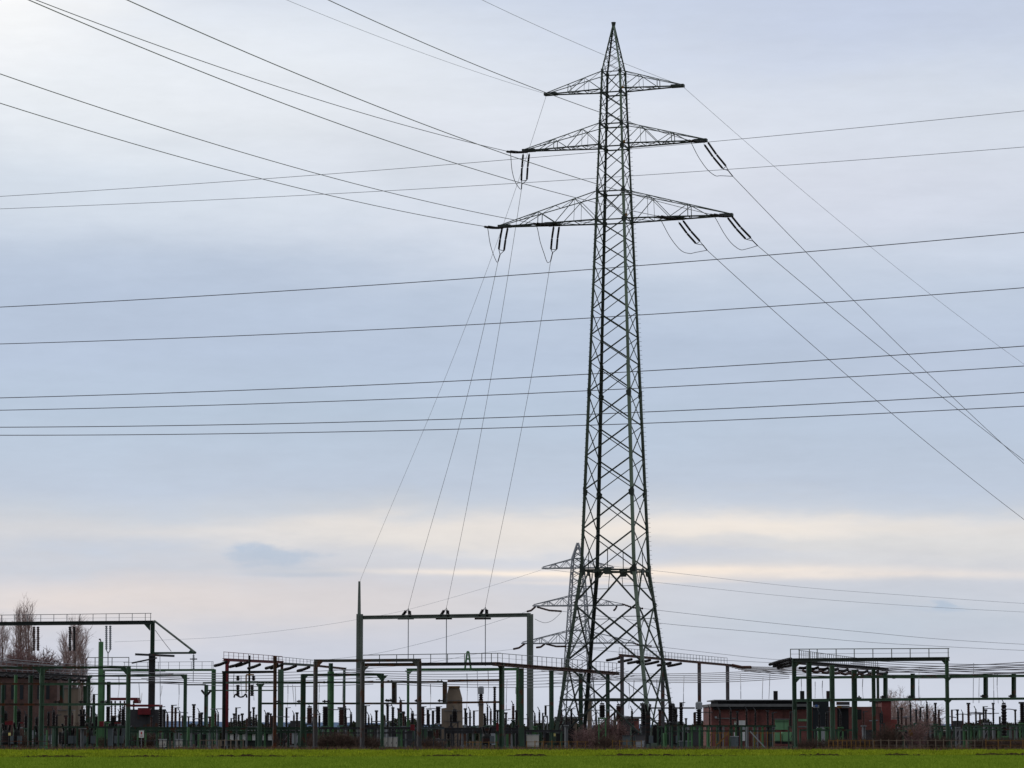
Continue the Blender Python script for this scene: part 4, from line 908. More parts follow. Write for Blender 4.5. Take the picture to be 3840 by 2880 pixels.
# slanting insulators near red portal and G12
for i, (x0, y0) in enumerate(((145, 665), (290, 675), (350, 668), (470, 690), (640, 690), (690, 690), (820, 703), (950, 715))):
    barthing('insulator_string', 'dark slanting insulator beneath the red portal beam, ' + ORD[i], 'insulator', [c2(x0, y0), c2(x0 + 50, y0 - 12), c2(x0 + 115, y0 - 38)], 280 + i, 276 + i, .11, 'porc', 'slanting insulators by the red portal')
for i, (x0, y0) in enumerate(((585, 612), (700, 628), (790, 640), (880, 636), (960, 650), (1080, 662), (1180, 668))):
    barthing('insulator_string', 'dark slanting insulator under the brown receding beam, ' + ORD[i], 'insulator', [c5(x0, y0), c5(x0 + 50, y0 - 8), c5(x0 + 130, y0 - 26)], 310 + i, 306 + i, .11, 'porc', 'slanting insulators by the brown beam')

# ------------------------------------------------------------------ strung conductors and droppers in the yard
gW = 'strung conductors over the switchyard'
LW = 'thin dark conductor sagging between the switchyard portals'
rr = random.Random(11)
def yardwire(x0, y0, x1, y1, sag, Z0, Z1, r=.028, m='wire'):
    m = 'wiredark' if m != 'wirepale' else 'wire'
    pts = [(x0 + (x1 - x0) * t, y0 + (y1 - y0) * t + 4 * sag * t * (1 - t)) for t in (0, .2, .4, .6, .8, 1)]
    barthing('conductor', LW, 'power line', pts, Z0, Z1, r, m, gW, 4)
for i in range(7): yardwire(2720 + i * 12, 2497 + i * 3.2, 3900, 2480 + i * 9 + rr.uniform(-3, 3), 14 + rr.uniform(-3, 6), 400, 330, .045, 'wire')
for i in range(6): yardwire(2000 + i * 30, 2510 + i * 6, 2960, 2508 + i * 7, 18, 340, 300, .03, 'wire')
for i in range(6): yardwire(-60, 2462 + i * 14, 560 + i * 30, 2500 + i * 9, 8, 300, 330, .03, 'wirepale')
for i in range(6): yardwire(470 + i * 20, 2520 + i * 8, 1400, 2505 + i * 12, 12, 290, 320, .028, 'wirepale')
for i in range(7): yardwire(1250 + i * 40, 2512 + i * 9, 2150 + i * 20, 2500 + i * 11, 12, 280, 330, .028, 'wirepale')
for i in range(5): yardwire(3150 + i * 20, 2470 + i * 9, 3900, 2492 + i * 10, 8, 300, 280, .03, 'wiredark')
for i in range(5): yardwire(2040 + i * 36, 2565 - i * 5, 2330 + i * 14, 2500 + i * 8, 10, 300, 320, .026, 'wire')
LD = 'thin cable dropping vertically among the switchyard portals'
drops = [(c1, 1155, 760, 1000), (c1, 1350, 830, 1000), (c1, 1555, 570, 1040), (c1, 1575, 860, 960), (c1, 1740, 840, 1100), (c1, 1380, 930, 1010),
 (c2, 330, 745, 960), (c2, 400, 760, 960), (c2, 480, 760, 940), (c2, 520, 760, 1000), (c2, 855, 850, 1060), (c2, 900, 850, 1020), (c2, 925, 860, 1060), (c2, 1390, 790, 1010), (c2, 1160, 840, 1120),
 (c3, 425, 840, 1090), (c3, 780, 740, 1080), (c3, 880, 720, 1060), (c3, 1170, 800, 1100), (c3, 985, 700, 1050), (c5, 800, 830, 1080), (c5, 850, 810, 1050), (c5, 1070, 800, 1080), (c5, 1335, 760, 1060),
 (c6, 570, 600, 910), (c6, 845, 650, 910), (c6, 930, 605, 910), (c6, 1310, 660, 910), (c6, 1480, 700, 900), (c6, 1570, 690, 900), (c7, 115, 670, 900), (c7, 800, 535, 900), (c7, 1462, 475, 960), (c7, 1700, 590, 960), (c7, 1750, 600, 960), (c7, 1530, 640, 960)]
for cr, x, y0, y1 in drops:
    p = [cr(x, y0), cr(x + rr.uniform(-6, 6), (y0 + y1) / 2), cr(x + rr.uniform(-14, 14), y1)]
    barthing('dropper_cable', LD, 'cable', p, 300, 298, .032, 'wirepale', 'dropper cables in the switchyard', 4)
# hanging U loop by red portal
barthing('cable', 'black U-shaped cable loop with beads hanging inside the dark brown portal', 'cable', [c2(330, 975), c2(345, 945), c2(385, 968), c2(420, 965), c2(445, 940), c2(455, 975)], 262, 262, .07, 'black')
t = thing('disconnector', 'hanging switch with ochre bracket and dark rods inside the dark brown portal', 'switch', tuple(P(*c2(450, 760), 262)))
MB().tube([P(*c2(448, 755), 262), P(*c2(448, 930), 262)], .06).tube([P(*c2(448, 752), 262), P(*c2(525, 752), 262)], .06).build('bracket', 'orange', t)
for x, y0, y1 in ((368, 760, 810), (520, 760, 810), (368, 850, 960), (505, 850, 960)): MB().ribbed(P(*c2(x, y0), 262), P(*c2(x, y1), 262), .16, 8, .12).build('insulator', 'porc', t)

# ------------------------------------------------------------------ post insulators on stands
def insul_post(px, ytop, ybot, w_, Z, label, group, standm, mt='porc', kind=0):
    a = P(px, ybot, Z); b = P(px, ytop, Z); x = a.x; r = max(.085, w_ * Z / F / 2 * 1.3)
    t = thing('insulator_post', label, 'insulator', (x, Z, 0), group)
    zt, zb = b.z, a.z
    MB().ribbed((x, Z, zb), (x, Z, zt - .12), r, 8, max(.12, (zt - zb) / 11), .8).build('insulator', mt, t)
    mb = MB()
    if kind == 0: mb.tube([(x, Z, zt - .14), (x, Z, zt)], r * .9, 8); mb.tube([(x, Z, zt - .05), (x + .35, Z + .1, zt - .02)], .03, 4)
    elif kind == 1: mb.tube([(x, Z, zt - .1), (x, Z, zt + .02)], r * .7, 8); mb.tube([(x, Z, zt), (x - .15, Z, zt + .3)], .035, 5)
    else: mb.box((x, Z, zt - .05), (r * 2.6, r * 2, .14))
    mb.build('cap', 'darkgrey', t)
    mb = MB(); hw = max(.16, r * 1.1)
    mb.box((x, Z, zb - .06), (hw * 2.6, hw * 2.6, .1))
    if rr.random() < .5:
        for sx_ in (-1, 1): mb.bar((x + sx_ * hw, Z, 0), (x + sx_ * hw, Z, zb - .1), .11)
        n_ = max(2, int(zb / .5))
        for i in range(n_): mb.bar((x - hw, Z, zb * i / n_), (x + hw, Z, zb * (i + 1) / n_), .04)
    else: mb.ibeam((x, Z, 0), (x, Z, zb - .1), .2, .22, (1, .4, 0))
    mb.build('stand', standm, t)
rows = {}
def reg(px):
    for lim, nm_ in ((160, 'at the left edge'), (330, 'before the tan firewall'), (520, 'around the left green column'), (700, 'behind the white warning sign'), (840, 'left of the red portal'), (1035, 'inside the dark brown portal'),
                     (1180, 'left of the grey portal'), (1360, 'in the left grey portal half'), (1570, 'in the right grey portal half'), (1760, 'by the tan concrete tower'), (1890, 'under the rusty beams'),
                     (2080, 'behind the dark green columns'), (2330, 'behind the left legs of the pylon'), (2600, 'behind the right legs of the pylon'), (2990, 'before the brick building'), (3230, 'inside the right green portal'),
                     (3560, 'right of the brick building'), (5000, 'near the right edge')):
        if px < lim: return nm_
raw = []
def R(cr, lst, Zr=(250, 285)):
    for q in lst: raw.append((cr(q[0], 0)[0], cr(0, q[1])[1], cr(0, q[2])[1], q[3] / (K if cr in (c1, c2, c3, c5) else K6), Zr))
R(c1, [(45, 1110, 1290, 45), (180, 1090, 1260, 40), (250, 1140, 1270, 26), (355, 1160, 1250, 26), (470, 1110, 1250, 22), (520, 1100, 1250, 26), (550, 1140, 1250, 18), (640, 1150, 1250, 22), (700, 1130, 1250, 20), (800, 1140, 1265, 46), (895, 1060, 1210, 30), (930, 1140, 1290, 34),
       (1050, 1060, 1210, 32), (1100, 1150, 1290, 48), (1160, 1120, 1230, 24), (1195, 1070, 1250, 30), (912, 940, 1030, 22), (1470, 1150, 1260, 18), (1560, 1060, 1270, 26), (1595, 1090, 1270, 18), (1630, 1140, 1260, 17), (1672, 1045, 1265, 20), (1705, 1070, 1260, 20), (1745, 1110, 1265, 17), (1775, 1150, 1265, 15),
       (1882, 1040, 1290, 22), (1935, 1110, 1265, 17), (1960, 1120, 1260, 17)])
R(c2, [(10, 1130, 1260, 19), (95, 1160, 1270, 19), (150, 1110, 1255, 18), (175, 1120, 1255, 16), (330, 1130, 1260, 16), (350, 1070, 1255, 15), (375, 1140, 1260, 17), (410, 1130, 1260, 17), (485, 1110, 1255, 16), (520, 1070, 1260, 17), (545, 1140, 1255, 14), (640, 1130, 1270, 18), (662, 1120, 1270, 16), (685, 1130, 1270, 16), (700, 1150, 1270, 15),
       (840, 1070, 1270, 18), (815, 1260, 1380, 19), (942, 1120, 1300, 18), (882, 1290, 1440, 18), (1065, 1060, 1230, 44), (1160, 1130, 1260, 18), (1218, 1060, 1250, 44), (1375, 1070, 1245, 44), (1412, 1060, 1250, 20), (1468, 1120, 1260, 20), (1610, 1050, 1250, 18), (1640, 1150, 1260, 14), (1715, 1100, 1250, 20), (1790, 1150, 1260, 16), (1820, 1040, 1200, 16), (1875, 1070, 1250, 18), (1952, 1000, 1120, 22), (1930, 1080, 1250, 18), (1977, 1110, 1250, 17)])
R(c3, [(10, 1050, 1270, 20), (60, 1070, 1290, 22), (135, 1000, 1120, 20), (165, 1120, 1260, 18), (250, 1110, 1230, 27), (345, 1060, 1240, 38), (400, 1090, 1240, 22), (450, 1100, 1240, 22), (500, 1060, 1230, 38), (490, 1260, 1370, 27), (600, 1270, 1380, 27), (660, 1090, 1210, 44), (625, 1140, 1250, 20), (765, 1080, 1240, 19), (810, 1100, 1250, 17), (848, 1100, 1250, 17), (950, 1130, 1250, 14), (980, 1050, 1240, 14), (1012, 1090, 1240, 17),
       (1050, 1020, 1200, 24), (1078, 1100, 1230, 16), (1160, 1120, 1230, 18), (1230, 1040, 1190, 22), (1262, 1100, 1240, 20), (1440, 1130, 1250, 16), (1485, 1100, 1240, 14), (1545, 1050, 1150, 18)])
R(c5, [(140, 1100, 1230, 16), (190, 1120, 1240, 16), (240, 1080, 1240, 18), (480, 1120, 1240, 14), (540, 1030, 1170, 46), (660, 1100, 1190, 14), (700, 1040, 1180, 40), (830, 1090, 1240, 18), (925, 1120, 1230, 14), (940, 1030, 1250, 36), (1100, 1090, 1250, 22), (1205, 1030, 1210, 36), (1250, 1070, 1220, 36), (1308, 1020, 1240, 28), (1440, 1120, 1240, 24), (1585, 1080, 1240, 15)])
R(c6, [(323, 1060, 1230, 14), (455, 1040, 1230, 18), (535, 1060, 1230, 16), (648, 1040, 1230, 16), (755, 1060, 1230, 18), (905, 1050, 1230, 20), (965, 1070, 1240, 16), (1183, 1060, 1240, 20), (1620, 1060, 1250, 16), (1530, 1080, 1260, 18), (1790, 1070, 1250, 16)], (244, 255))
R(c7, [(125, 1060, 1230, 14), (350, 1070, 1200, 20), (545, 1040, 1220, 20), (588, 1020, 1290, 22), (697, 960, 1220, 20), (765, 1040, 1200, 18), (815, 1010, 1210, 16), (897, 950, 1220, 22), (1000, 960, 1210, 20), (1042, 1040, 1290, 22), (983, 1080, 1270, 14), (1200, 1040, 1240, 20), (1268, 1040, 1250, 20), (1402, 960, 1220, 26), (1492, 1040, 1260, 18), (1585, 1000, 1210, 18), (1612, 1040, 1200, 14), (1703, 960, 1230, 20), (1970, 1040, 1240, 16), (1835, 960, 1360, 52), (2055, 950, 1200, 46), (1640, 1190, 1400, 50), (1950, 1210, 1390, 38)], (245, 270))
# smaller, farther ones filling the middle ground, seen in the gaps
for i in range(46):
    px = 420 + i * 74 + rr.uniform(-18, 18)
    if 2620 < px < 3330: continue
    raw.append((px, 2690 + rr.uniform(-18, 6), 2728, rr.uniform(4.5, 6.5), (300, 350)))
raw.sort(key=lambda q: q[0])
for q in raw: rows.setdefault(reg(q[0]), []).append(q)
def size_word(w_): return 'stout black' if w_ > 13 else ('slim dark' if w_ > 6.4 else 'very thin')
for nm_, lst in rows.items():
    cnt = {}
    for q in lst:
        sw = size_word(q[3]); i = cnt.get(sw, 0); cnt[sw] = i + 1
        Z = rr.uniform(*q[4])
        insul_post(q[0], q[1], q[2], q[3], Z, '%s insulator post %s, %s' % (sw, nm_, ORD[min(i, 23)]), 'insulator posts in the switchyard',
                   rr.choice(['midgreen', 'midgreen', 'darkgrey', 'green', 'galv', 'bright']), rr.choice(['porc', 'porc', 'porc', 'porcbrown']), rr.choice([0, 1, 2]))

# ------------------------------------------------------------------ larger apparatus
def breaker(cr, x, y0, y1, w_, Z, label):
    k = K if cr in (c1, c2, c3, c5) else K6
    a, b = P(*cr(x, y1), Z), P(*cr(x, y0), Z); r = w_ / k * Z / F / 2
    t = thing('circuit_breaker', label, 'switchgear', (a.x, Z, 0), 'black circuit breaker tanks in the switchyard')
    mb = MB(); n = 14; pts = [(a.x, Z, .35), (a.x, Z, .45), (a.x, Z, b.z - .25), (a.x, Z, b.z - .08), (a.x, Z, b.z)]
    mb.tube(pts, [r * .85, r, r, r * .8, r * .45], n); mb.build('tank', 'black', t)
    for i in range(3): MB().tube([(a.x, Z, .6 + i * (b.z - 1) / 3), (a.x, Z, .66 + i * (b.z - 1) / 3)], r * 1.06, n).build('flange', 'porcbrown', t)
    MB().ribbed((a.x - r * .5, Z, b.z - .1), (a.x - r * .9, Z - .1, b.z + .5), .12, 8, .1).ribbed((a.x + r * .5, Z, b.z - .1), (a.x + r * .9, Z - .1, b.z + .5), .12, 8, .1).build('bushing', 'porc', t)
    mb = MB()
    for sx_ in (-1, 1): mb.bar((a.x + sx_ * r * .8, Z, 0), (a.x + sx_ * r * .8, Z, .5), .12)
    mb.box((a.x + r * 1.1, Z - .2, .7), (.35, .3, .6)); mb.build('base', 'steelblue', t)
for i, q in enumerate(((c1, 60, 1290, 1440, 90), (c1, 160, 1280, 1430, 60), (c1, 385, 1310, 1470, 90), (c1, 640, 1290, 1480, 85), (c1, 700, 1320, 1470, 38), (c1, 870, 1285, 1450, 66), (c1, 1095, 1290, 1440, 74), (c1, 1160, 1330, 1440, 34), (c1, 800, 1150, 1260, 40))):
    breaker(*q, 248 + i * .7, 'black round breaker tank in the left yard, ' + ['leftmost', 'second', 'third', 'fourth, fat', 'fifth, narrow', 'seventh', 'eighth, fat', 'last, narrow', 'sixth, small'][i] + ' from the left')
breaker(c3, 975, 1320, 1450, 90, 246, 'black squat tank behind the ochre rail near the dark green columns')
breaker(c5, 985, 1100, 1330, 50, 256, 'black upright tank behind the third pylon leg')
breaker(c5, 1235, 1200, 1380, 70, 258, 'black upright tank right of the pylon feet')
# grey capped voltage transformers
def vt(cr, x, y0, ym, y1, w_, Z, label, capm='silver', colm='porc', basem='tan'):
    k = K if cr in (c1, c2, c3, c5) else K6; r = w_ / k * Z / F / 2; x_ = P(*cr(x, ym), Z).x
    zt, zm, zb = P(*cr(x, y0), Z).z, P(*cr(x, ym), Z).z, P(*cr(x, y1), Z).z
    t = thing('voltage_transformer', label, 'transformer', (x_, Z, 0))
    MB().tube([(x_, Z, zm), (x_, Z, zm + .05), (x_, Z, zt - .1), (x_, Z, zt)], [r * .9, r, r, r * .7], 14).build('head', capm, t)
    MB().ribbed((x_, Z, zb), (x_, Z, zm), r * .8, 10, .16).build('insulator', colm, t)
    MB().box((x_, Z, zb / 2), (r * 1.5, r * 1.5, zb)).build('base', basem, t)
vt(c3, 917, 865, 940, 1000, 56, 330, 'grey cylinder-topped apparatus on a tan base between the rusty beams')
vt(c3, 1050, 868, 885, 1005, 36, 300, 'black ribbed bushing with small cap beside the dark green column', 'darkgrey', 'porc', 'darkgrey')
vt(c3, 1272, 868, 940, 1010, 40, 332, 'pale cylinder-topped apparatus partly hidden by a dark green column')
vt(c5, 1480, 1015, 1090, 1240, 66, 262, 'large transformer with square grey head left of the brick building', 'silver', 'porc', 'darkgrey')
vt(c5, 945, 1030, 1090, 1240, 50, 264, 'grey-headed transformer behind the third pylon leg', 'darkgrey', 'porc', 'darkgrey')
vt(c5, 1222, 1030, 1080, 1240, 50, 266, 'grey-headed transformer behind the rightmost pylon leg', 'darkgrey', 'porc', 'darkgrey')
barthing('busbar', 'thin horizontal pipe joining the grey-headed transformer to the right', 'pipe', [c5(1000, 1076), c5(1260, 1076), c5(1440, 1076)], 262, 262, .07, 'darkgrey')
# red transformer left
t = thing('power_transformer', 'red painted transformer with radiators behind the left green column', 'transformer', tuple(Vector((gx(cc(c1, 1350), 285), 285, 0))))
def rbox(cr, x0, y0, x1, y1, Z, dep): a, b = P(*cr(x0, y0), Z), P(*cr(x1, y1), Z); return ((a + b) / 2 + Vector((0, dep / 2, 0)), (abs(b.x - a.x), dep, abs(a.z - b.z)))
MB().box(*rbox(c1, 1260, 1090, 1560, 1400, 285, 4)).build('tank', 'darkgrey', t)
MB().box(*rbox(c1, 1255, 1042, 1545, 1062, 285, 3)).build('rail', 'red', t); MB().box(*rbox(c1, 1065, 975, 1335, 1000, 286, 2)).box(*rbox(c1, 1300, 1000, 1345, 1030, 286, 2)).build('conservator', 'red', t)
MB().box(*rbox(c1, 1340, 1075, 1455, 1140, 284, 2)).build('radiator', 'red', t)
mb = MB()
for x in (1085, 1120, 1170, 1210, 1260, 1300): mb.ribbed(P(*c1(x, 1250), 286), P(*c1(x, 1005), 286), .09, 7, .2)
mb.build('bushing', 'porcbrown', t)
MB().box(*rbox(c1, 1065, 1200, 1260, 1400, 286, 3)).build('cooler', 'darkgrey', t)
for i, (x, y, w_, h_) in enumerate(((85, 1220, 75, 40), (210, 1220, 35, 14), (1140, 1222, 55, 14), (985, 1230, 40, 50), (1765, 1335, 24, 10))):
    solid(MB().box(*rbox(c1, x - w_ / 2, y - h_ / 2, x + w_ / 2, y + h_ / 2, 246, .4)), 'drive_box', 'red', 'small red drive box in the left yard, ' + ORD[i], 'box', 'red drive boxes in the left yard')
solid(MB().box(*rbox(c3, 230, 1235, 272, 1295, 246, .4)), 'drive_box', 'red', 'red drive box left of the rusty grey column', 'box')
solid(MB().box(*rbox(c3, 1065, 1220, 1088, 1300, 246, .3)), 'drive_box', 'red', 'narrow red box beside the dark green column', 'box')
# warning sign
q = P(*c1(1375, 1330), 238); t = thing('warning_sign', 'white rectangular sign with red mark on the left fence', 'sign', (q.x, 238, 0))
MB().box((q.x, 238, q.z), (.36, .03, .52)).build('panel', 'white', t); MB().box((q.x, 237.975, q.z + .08), (.1, .01, .2)).box((q.x, 237.975, q.z - .14), (.2, .01, .04)).build('print', 'signred', t)
MB().tube([(q.x, 238.06, 0), (q.x, 238.06, q.z + .25)], .035).build('post', 'galv', t)
# support rails
def support(label, cr, x0, x1, y, Z, m, th=8, step=70, y2=None):
    k = K if cr in (c1, c2, c3, c5) else K6; f = Frame('support_frame', label, 'support frame', cc(cr, x0), Z, cc(cr, x1), Z + .5, m)
    f.beam(cc(cr, x0), cy(cr, y), cc(cr, x1), cy(cr, y), th)
    if y2: f.beam(cc(cr, x0), cy(cr, y2), cc(cr, x1), cy(cr, y2), th * .7)
    x = x0 + 8
    while x < x1: f.column(cc(cr, x), cy(cr, y), 5.5, None, rr.choice([m, 'midgreen', 'bright', 'galv']), 'leg'); x += step * rr.uniform(.7, 1.3)
support('dark green apparatus rail left of the red portal', c1, 1255, 2000, 1275, 244, 'green', 10, 90, 1305)
support('dark green apparatus rail inside the left green portal', c1, 410, 1230, 1262, 249, 'green', 6, 110)
support('green and grey apparatus rail between the brown and grey portals', c2, 0, 1100, 1275, 246, 'green', 9, 80, 1308)
support('steel apparatus rail inside the grey portal', c2, 1150, 2050, 1272, 247, 'darkgrey', 7, 90, 1318)
support('grey steel apparatus rail by the tan tower', c3, 20, 560, 1270, 248, 'steelblue', 8, 85, 1385)
support('grey steel apparatus rail near the dark green columns', c3, 560, 1340, 1285, 249, 'darkgrey', 12, 90, 1310)
support('grey rail behind the left pylon foot', c3, 1340, 1700, 1300, 250, 'darkgrey', 8, 90)
support('green rail before the left part of the brick building', c6, -120, 1000, 1240, 242, 'green', 6, 85, 1300)
support('green rail inside the right green portal', c6, 1290, 2000, 1290, 244, 'midgreen', 6, 140)
support('green rail right of the brick building', c7, 600, 1150, 1245, 243, 'midgreen', 6, 120, 1280)
support('green rail at the right edge', c7, 1330, 2300, 1240, 243, 'midgreen', 6, 110, 1282)
support('green apparatus rail between pylon and brick building', c5, 1150, 1600, 1248, 246, 'green', 5, 60, 1300)
# cabinets
def cab(cr, x0, y0, x1, Z, m, label, n=1, group=None):
    for i in range(n):
        xa = x0 + (x1 - x0) * i / n; xb = x0 + (x1 - x0) * (i + .86) / n; a = P(*cr(xa, y0), Z); b = P(*cr(xb, y0), Z); h = a.z; xm = (a.x + b.x) / 2
        lb = label if n == 1 else label + ', ' + ORD[i]
        t = thing('control_cabinet', lb, 'cabinet', (xm, Z, 0), group)
        MB().box((xm, Z, h / 2 + .1), (b.x - a.x, .5, h - .2)).build('body', m, t); dr_ = MB().box((xm, Z - .26, h / 2 + .1), ((b.x - a.x) * .84, .02, h * .78)).build('door', m, t)
        MB().box((xm + (b.x - a.x) * .3, Z - .28, h * .55), (.04, .02, .12)).build('handle', 'darkgrey', dr_); MB().box((xm, Z, .06), (b.x - a.x + .06, .55, .12)).build('plinth', 'slab', t)
        MB().box((xm, Z, h + .02), (b.x - a.x + .08, .58, .05)).build('cabinet_roof', 'silver', t)
cab(c2, 1785, 1362, 1925, 241, 'cream', 'pale grey cabinet inside the grey portal', 3, 'pale cabinets inside the grey portal')
cab(c1, 1715, 1385, 1780, 238.5, 'cream', 'cream cabinet behind the slim green portal')
cab(c1, 1550, 1385, 1625, 238.5, 'cream', 'cream cabinet right of the warning sign')
cab(c3, 1360, 1340, 1500, 241, 'cream', 'low pale cabinet beneath the right gantry column')
cab(c5, 870, 1400, 960, 243, 'silver', 'low grey cabinet beside the third pylon foot')
cab(c5, 1290, 1400, 1410, 243, 'steelblue', 'low blue-grey cabinet right of the pylon')
cab(c6, 455, 1370, 560, 240, 'steelblue', 'dark grey cabinet before the white signs')
# low white and green hut in c2
t = thing('low_hut', 'low white-panelled hut with green posts inside the dark brown portal', 'hut', tuple(Vector((gx(cc(c2, 470), 248), 248, 0))))
MB().box(*rbox(c2, 240, 1325, 705, 1470, 248, 3.2)).build('wall', 'pylon_dark', t); MB().box(*rbox(c2, 225, 1300, 720, 1325, 247.7, 4)).build('roof', 'green', t)
for x0, x1 in ((292, 325), (345, 382), (412, 440), (508, 556), (608, 640), (662, 698)): MB().box(*rbox(c2, x0, 1328, x1, 1390, 247.85, .1)).build('panel', 'white', t)
for x0, x1 in ((248, 285), (384, 408), (445, 500)): MB().box(*rbox(c2, x0, 1328, x1, 1392, 247.87, .1)).build('door', 'bright', t)
# tan firewalls / concrete tower
t = thing('concrete_tower', 'tan stepped concrete tower with dark cap between the grey portal and gantry', 'concrete tower', tuple(Vector((gx(cc(c3, 655), 292), 292, 0))))
A_ = [P(*c3(x, y), 292) for x, y in ((535, 1420), (535, 1080), (582, 1075), (582, 985), (606, 872), (704, 872), (733, 980), (740, 1420))]
MB().poly(A_, 3.0).build('wall', 'tan', t); MB().box(*rbox(c3, 600, 862, 708, 875, 290.3, 3.4)).build('cap', 'orange', t)
mb = MB()
for y in (1000, 1100, 1200): mb.box(*rbox(c3, 560, y, 738, y + 5, 290.42, .1))
mb.build('ledge', 'slab', t)
for i, (cr, x0, y0, x1, Z, wd_) in enumerate(((c1, 600, 885, 755, 300, 'tan concrete firewall behind the left green portal'), (c1, 560, 1100, 700, 292, 'lower tan concrete firewall in the left yard'), (c5, 400, 1000, 440, 300, 'narrow tan concrete pier seen between the pylon legs'), (c3, 895, 1040, 940, 305, 'narrow tan pier under the rusty beams'))):
    t = thing('firewall', wd_, 'firewall', tuple(Vector((gx(cc(cr, (x0 + x1) / 2), Z), Z, 0))))
    MB().box(*rbox(cr, x0, y0, x1, 1430, Z, 2)).build('wall', 'tan', t); MB().box(*rbox(cr, x0 - 3, y0 - 8, x1 + 3, y0, Z - .1, 2.2)).build('coping', 'slab', t)

# ------------------------------------------------------------------ buildings
def wallseg(fr, x0, y0, x1, y1, m, t, name, off=0.0, dep=.1):
    pass
ZB = 285.0
t = thing('switch_house', 'low dark red brick building with flat black roof right of the pylon', 'building', (gx(cc(c6, 800), ZB), ZB, 0))
x0, x1 = P(*c6(218, 1100), ZB).x, P(*c7(340, 1100), ZB).x; zt = P(*c6(218, 1005), ZB).z
MB().box(((x0 + x1) / 2, ZB + 6, zt / 2), (x1 - x0, 12, zt)).build('wall', 'brick', t)
xa, xb = P(*c6(205, 990), ZB).x, P(*c6(1400, 990), ZB).x
MB().box(((xa + xb) / 2, ZB + 6, zt + .12), (xb - xa, 13.2, .24)).build('roof_slab', 'slab', t)
MB().box(((xa + xb) / 2, ZB - .25, zt - .12), (xb - xa - .5, .3, .24)).build('fascia', 'roof', t)
xa2 = P(*c6(310, 960), ZB).x; MB().box(((xa2 + xb) / 2, ZB + 6.5, zt + .38), (xb - xa2, 10, .3)).build('upper_storey', 'roof', t)
MB().box(((xa2 + xb) / 2, ZB + 6.5, zt + .58), (xb - xa2 + .7, 10.8, .1)).build('upper_roof', 'slab', t)
for x in (1010, 1335, 1655, 1205):
    if x == 1205: continue
    a = P(*c6(x, 812), ZB + 4); MB().tube([(a.x, ZB + 5, zt + .5), (a.x, ZB + 5, a.z)], .2, 10).build('chimney', 'black', t)
def wq(cr, xx0, yy0, xx1, yy1, m, name, off=.05, dep=.1):
    c, s_ = rbox(cr, xx0, yy0, xx1, yy1, ZB - off, dep); return MB().box(c, s_).build(name, m, t)
wq(c6, 270, 1140, 540, 1152, 'slab', 'cable_duct', .09); wq(c6, 262, 1122, 288, 1146, 'silver', 'lamp', .2, .15)
wq(c6, 788, 1008, 832, 1028, 'slab', 'lamp', .25, .2); wq(c6, 495, 1180, 522, 1228, 'white', 'notice'); wq(c6, 552, 1172, 632, 1228, 'white', 'notice'); wq(c6, 576, 1245, 632, 1285, 'silver', 'notice'); wq(c6, 492, 1315, 540, 1362, 'white', 'notice'); wq(c6, 576, 1312, 632, 1420, 'white', 'notice')
wq(c6, 498, 1184, 518, 1196, 'orange', 'notice_band', .1); wq(c6, 498, 1212, 518, 1224, 'pale', 'notice_band', .1)
o = wq(c6, 990, 1150, 1160, 1285, 'pale', 'shutter_door'); MB().box(*rbox(c6, 985, 1150, 1165, 1162, ZB - .15, .15)).build('frame', 'slab', t); MB().box(*rbox(c6, 1000, 1182, 1152, 1188, ZB - .12, .08)).build('frame', 'midgreen', t)
wq(c6, 1275, 1155, 1378, 1182, 'pale', 'shutter_door'); wq(c6, 1275, 1240, 1378, 1256, 'slab', 'ledge')
wq(c6, 1450, 940, 1650, 1400, 'glass', 'gate_shade_panel', .06, .04); wq(c6, 1750, 1030, 1890, 1400, 'roof', 'gate_shade_panel', .06, .04)  # flat dark panels painted as the shade inside the gateways
wq(c6, 1455, 985, 1530, 1020, 'silver', 'floodlight', .3, .2); wq(c6, 1485, 980, 1510, 1008, 'blue', 'blue_panel', .4, .1); wq(c6, 1750, 990, 1900, 1020, 'slab', 'canopy', .5, .5); wq(c6, 1750, 995, 1800, 1020, 'orange', 'canopy_panel', .6, .1)
wq(c6, 1740, 945, 1900, 985, 'darkgrey', 'lintel', .2, .2)
wq(c7, 50, 1040, 100, 1160, 'roof', 'window'); wq(c7, 320, 1080, 345, 1200, 'glass', 'window')
mb = MB(); 
for x in (690, 800, 1100): mb.box(*rbox(c6, x, 1015, x + 5, 1480, ZB - .12, .1))
mb.build('downpipe', 'darkgrey', t)
# green cabinets before it
for i, (x0, x1, y0, y1) in enumerate(((993, 1062, 1318, 1425), (1082, 1207, 1312, 1428))):
    tt = thing('switch_kiosk', ['pale green kiosk before the shutter door, narrower left one', 'pale green kiosk with ochre edge before the shutter door, wider right one'][i], 'kiosk', tuple(Vector((gx(cc(c6, (x0 + x1) / 2), 262), 262, 0))))
    MB().box(*rbox(c6, x0, y0, x1, y1, 262, 1.2)).build('body', 'pale', tt); MB().box(*rbox(c6, x0, y1, x1, y1 + 30, 262.05, 1.1)).build('plinth', 'roof', tt)
    MB().box(*rbox(c6, x0 + 8, y0 + 10, x1 - 14, y1 - 8, 261.95, .06)).build('door', 'pale', tt); MB().box(*rbox(c6, x1 - 7, y0, x1, y1, 261.93, .06)).build('edge_trim', 'orange', tt)
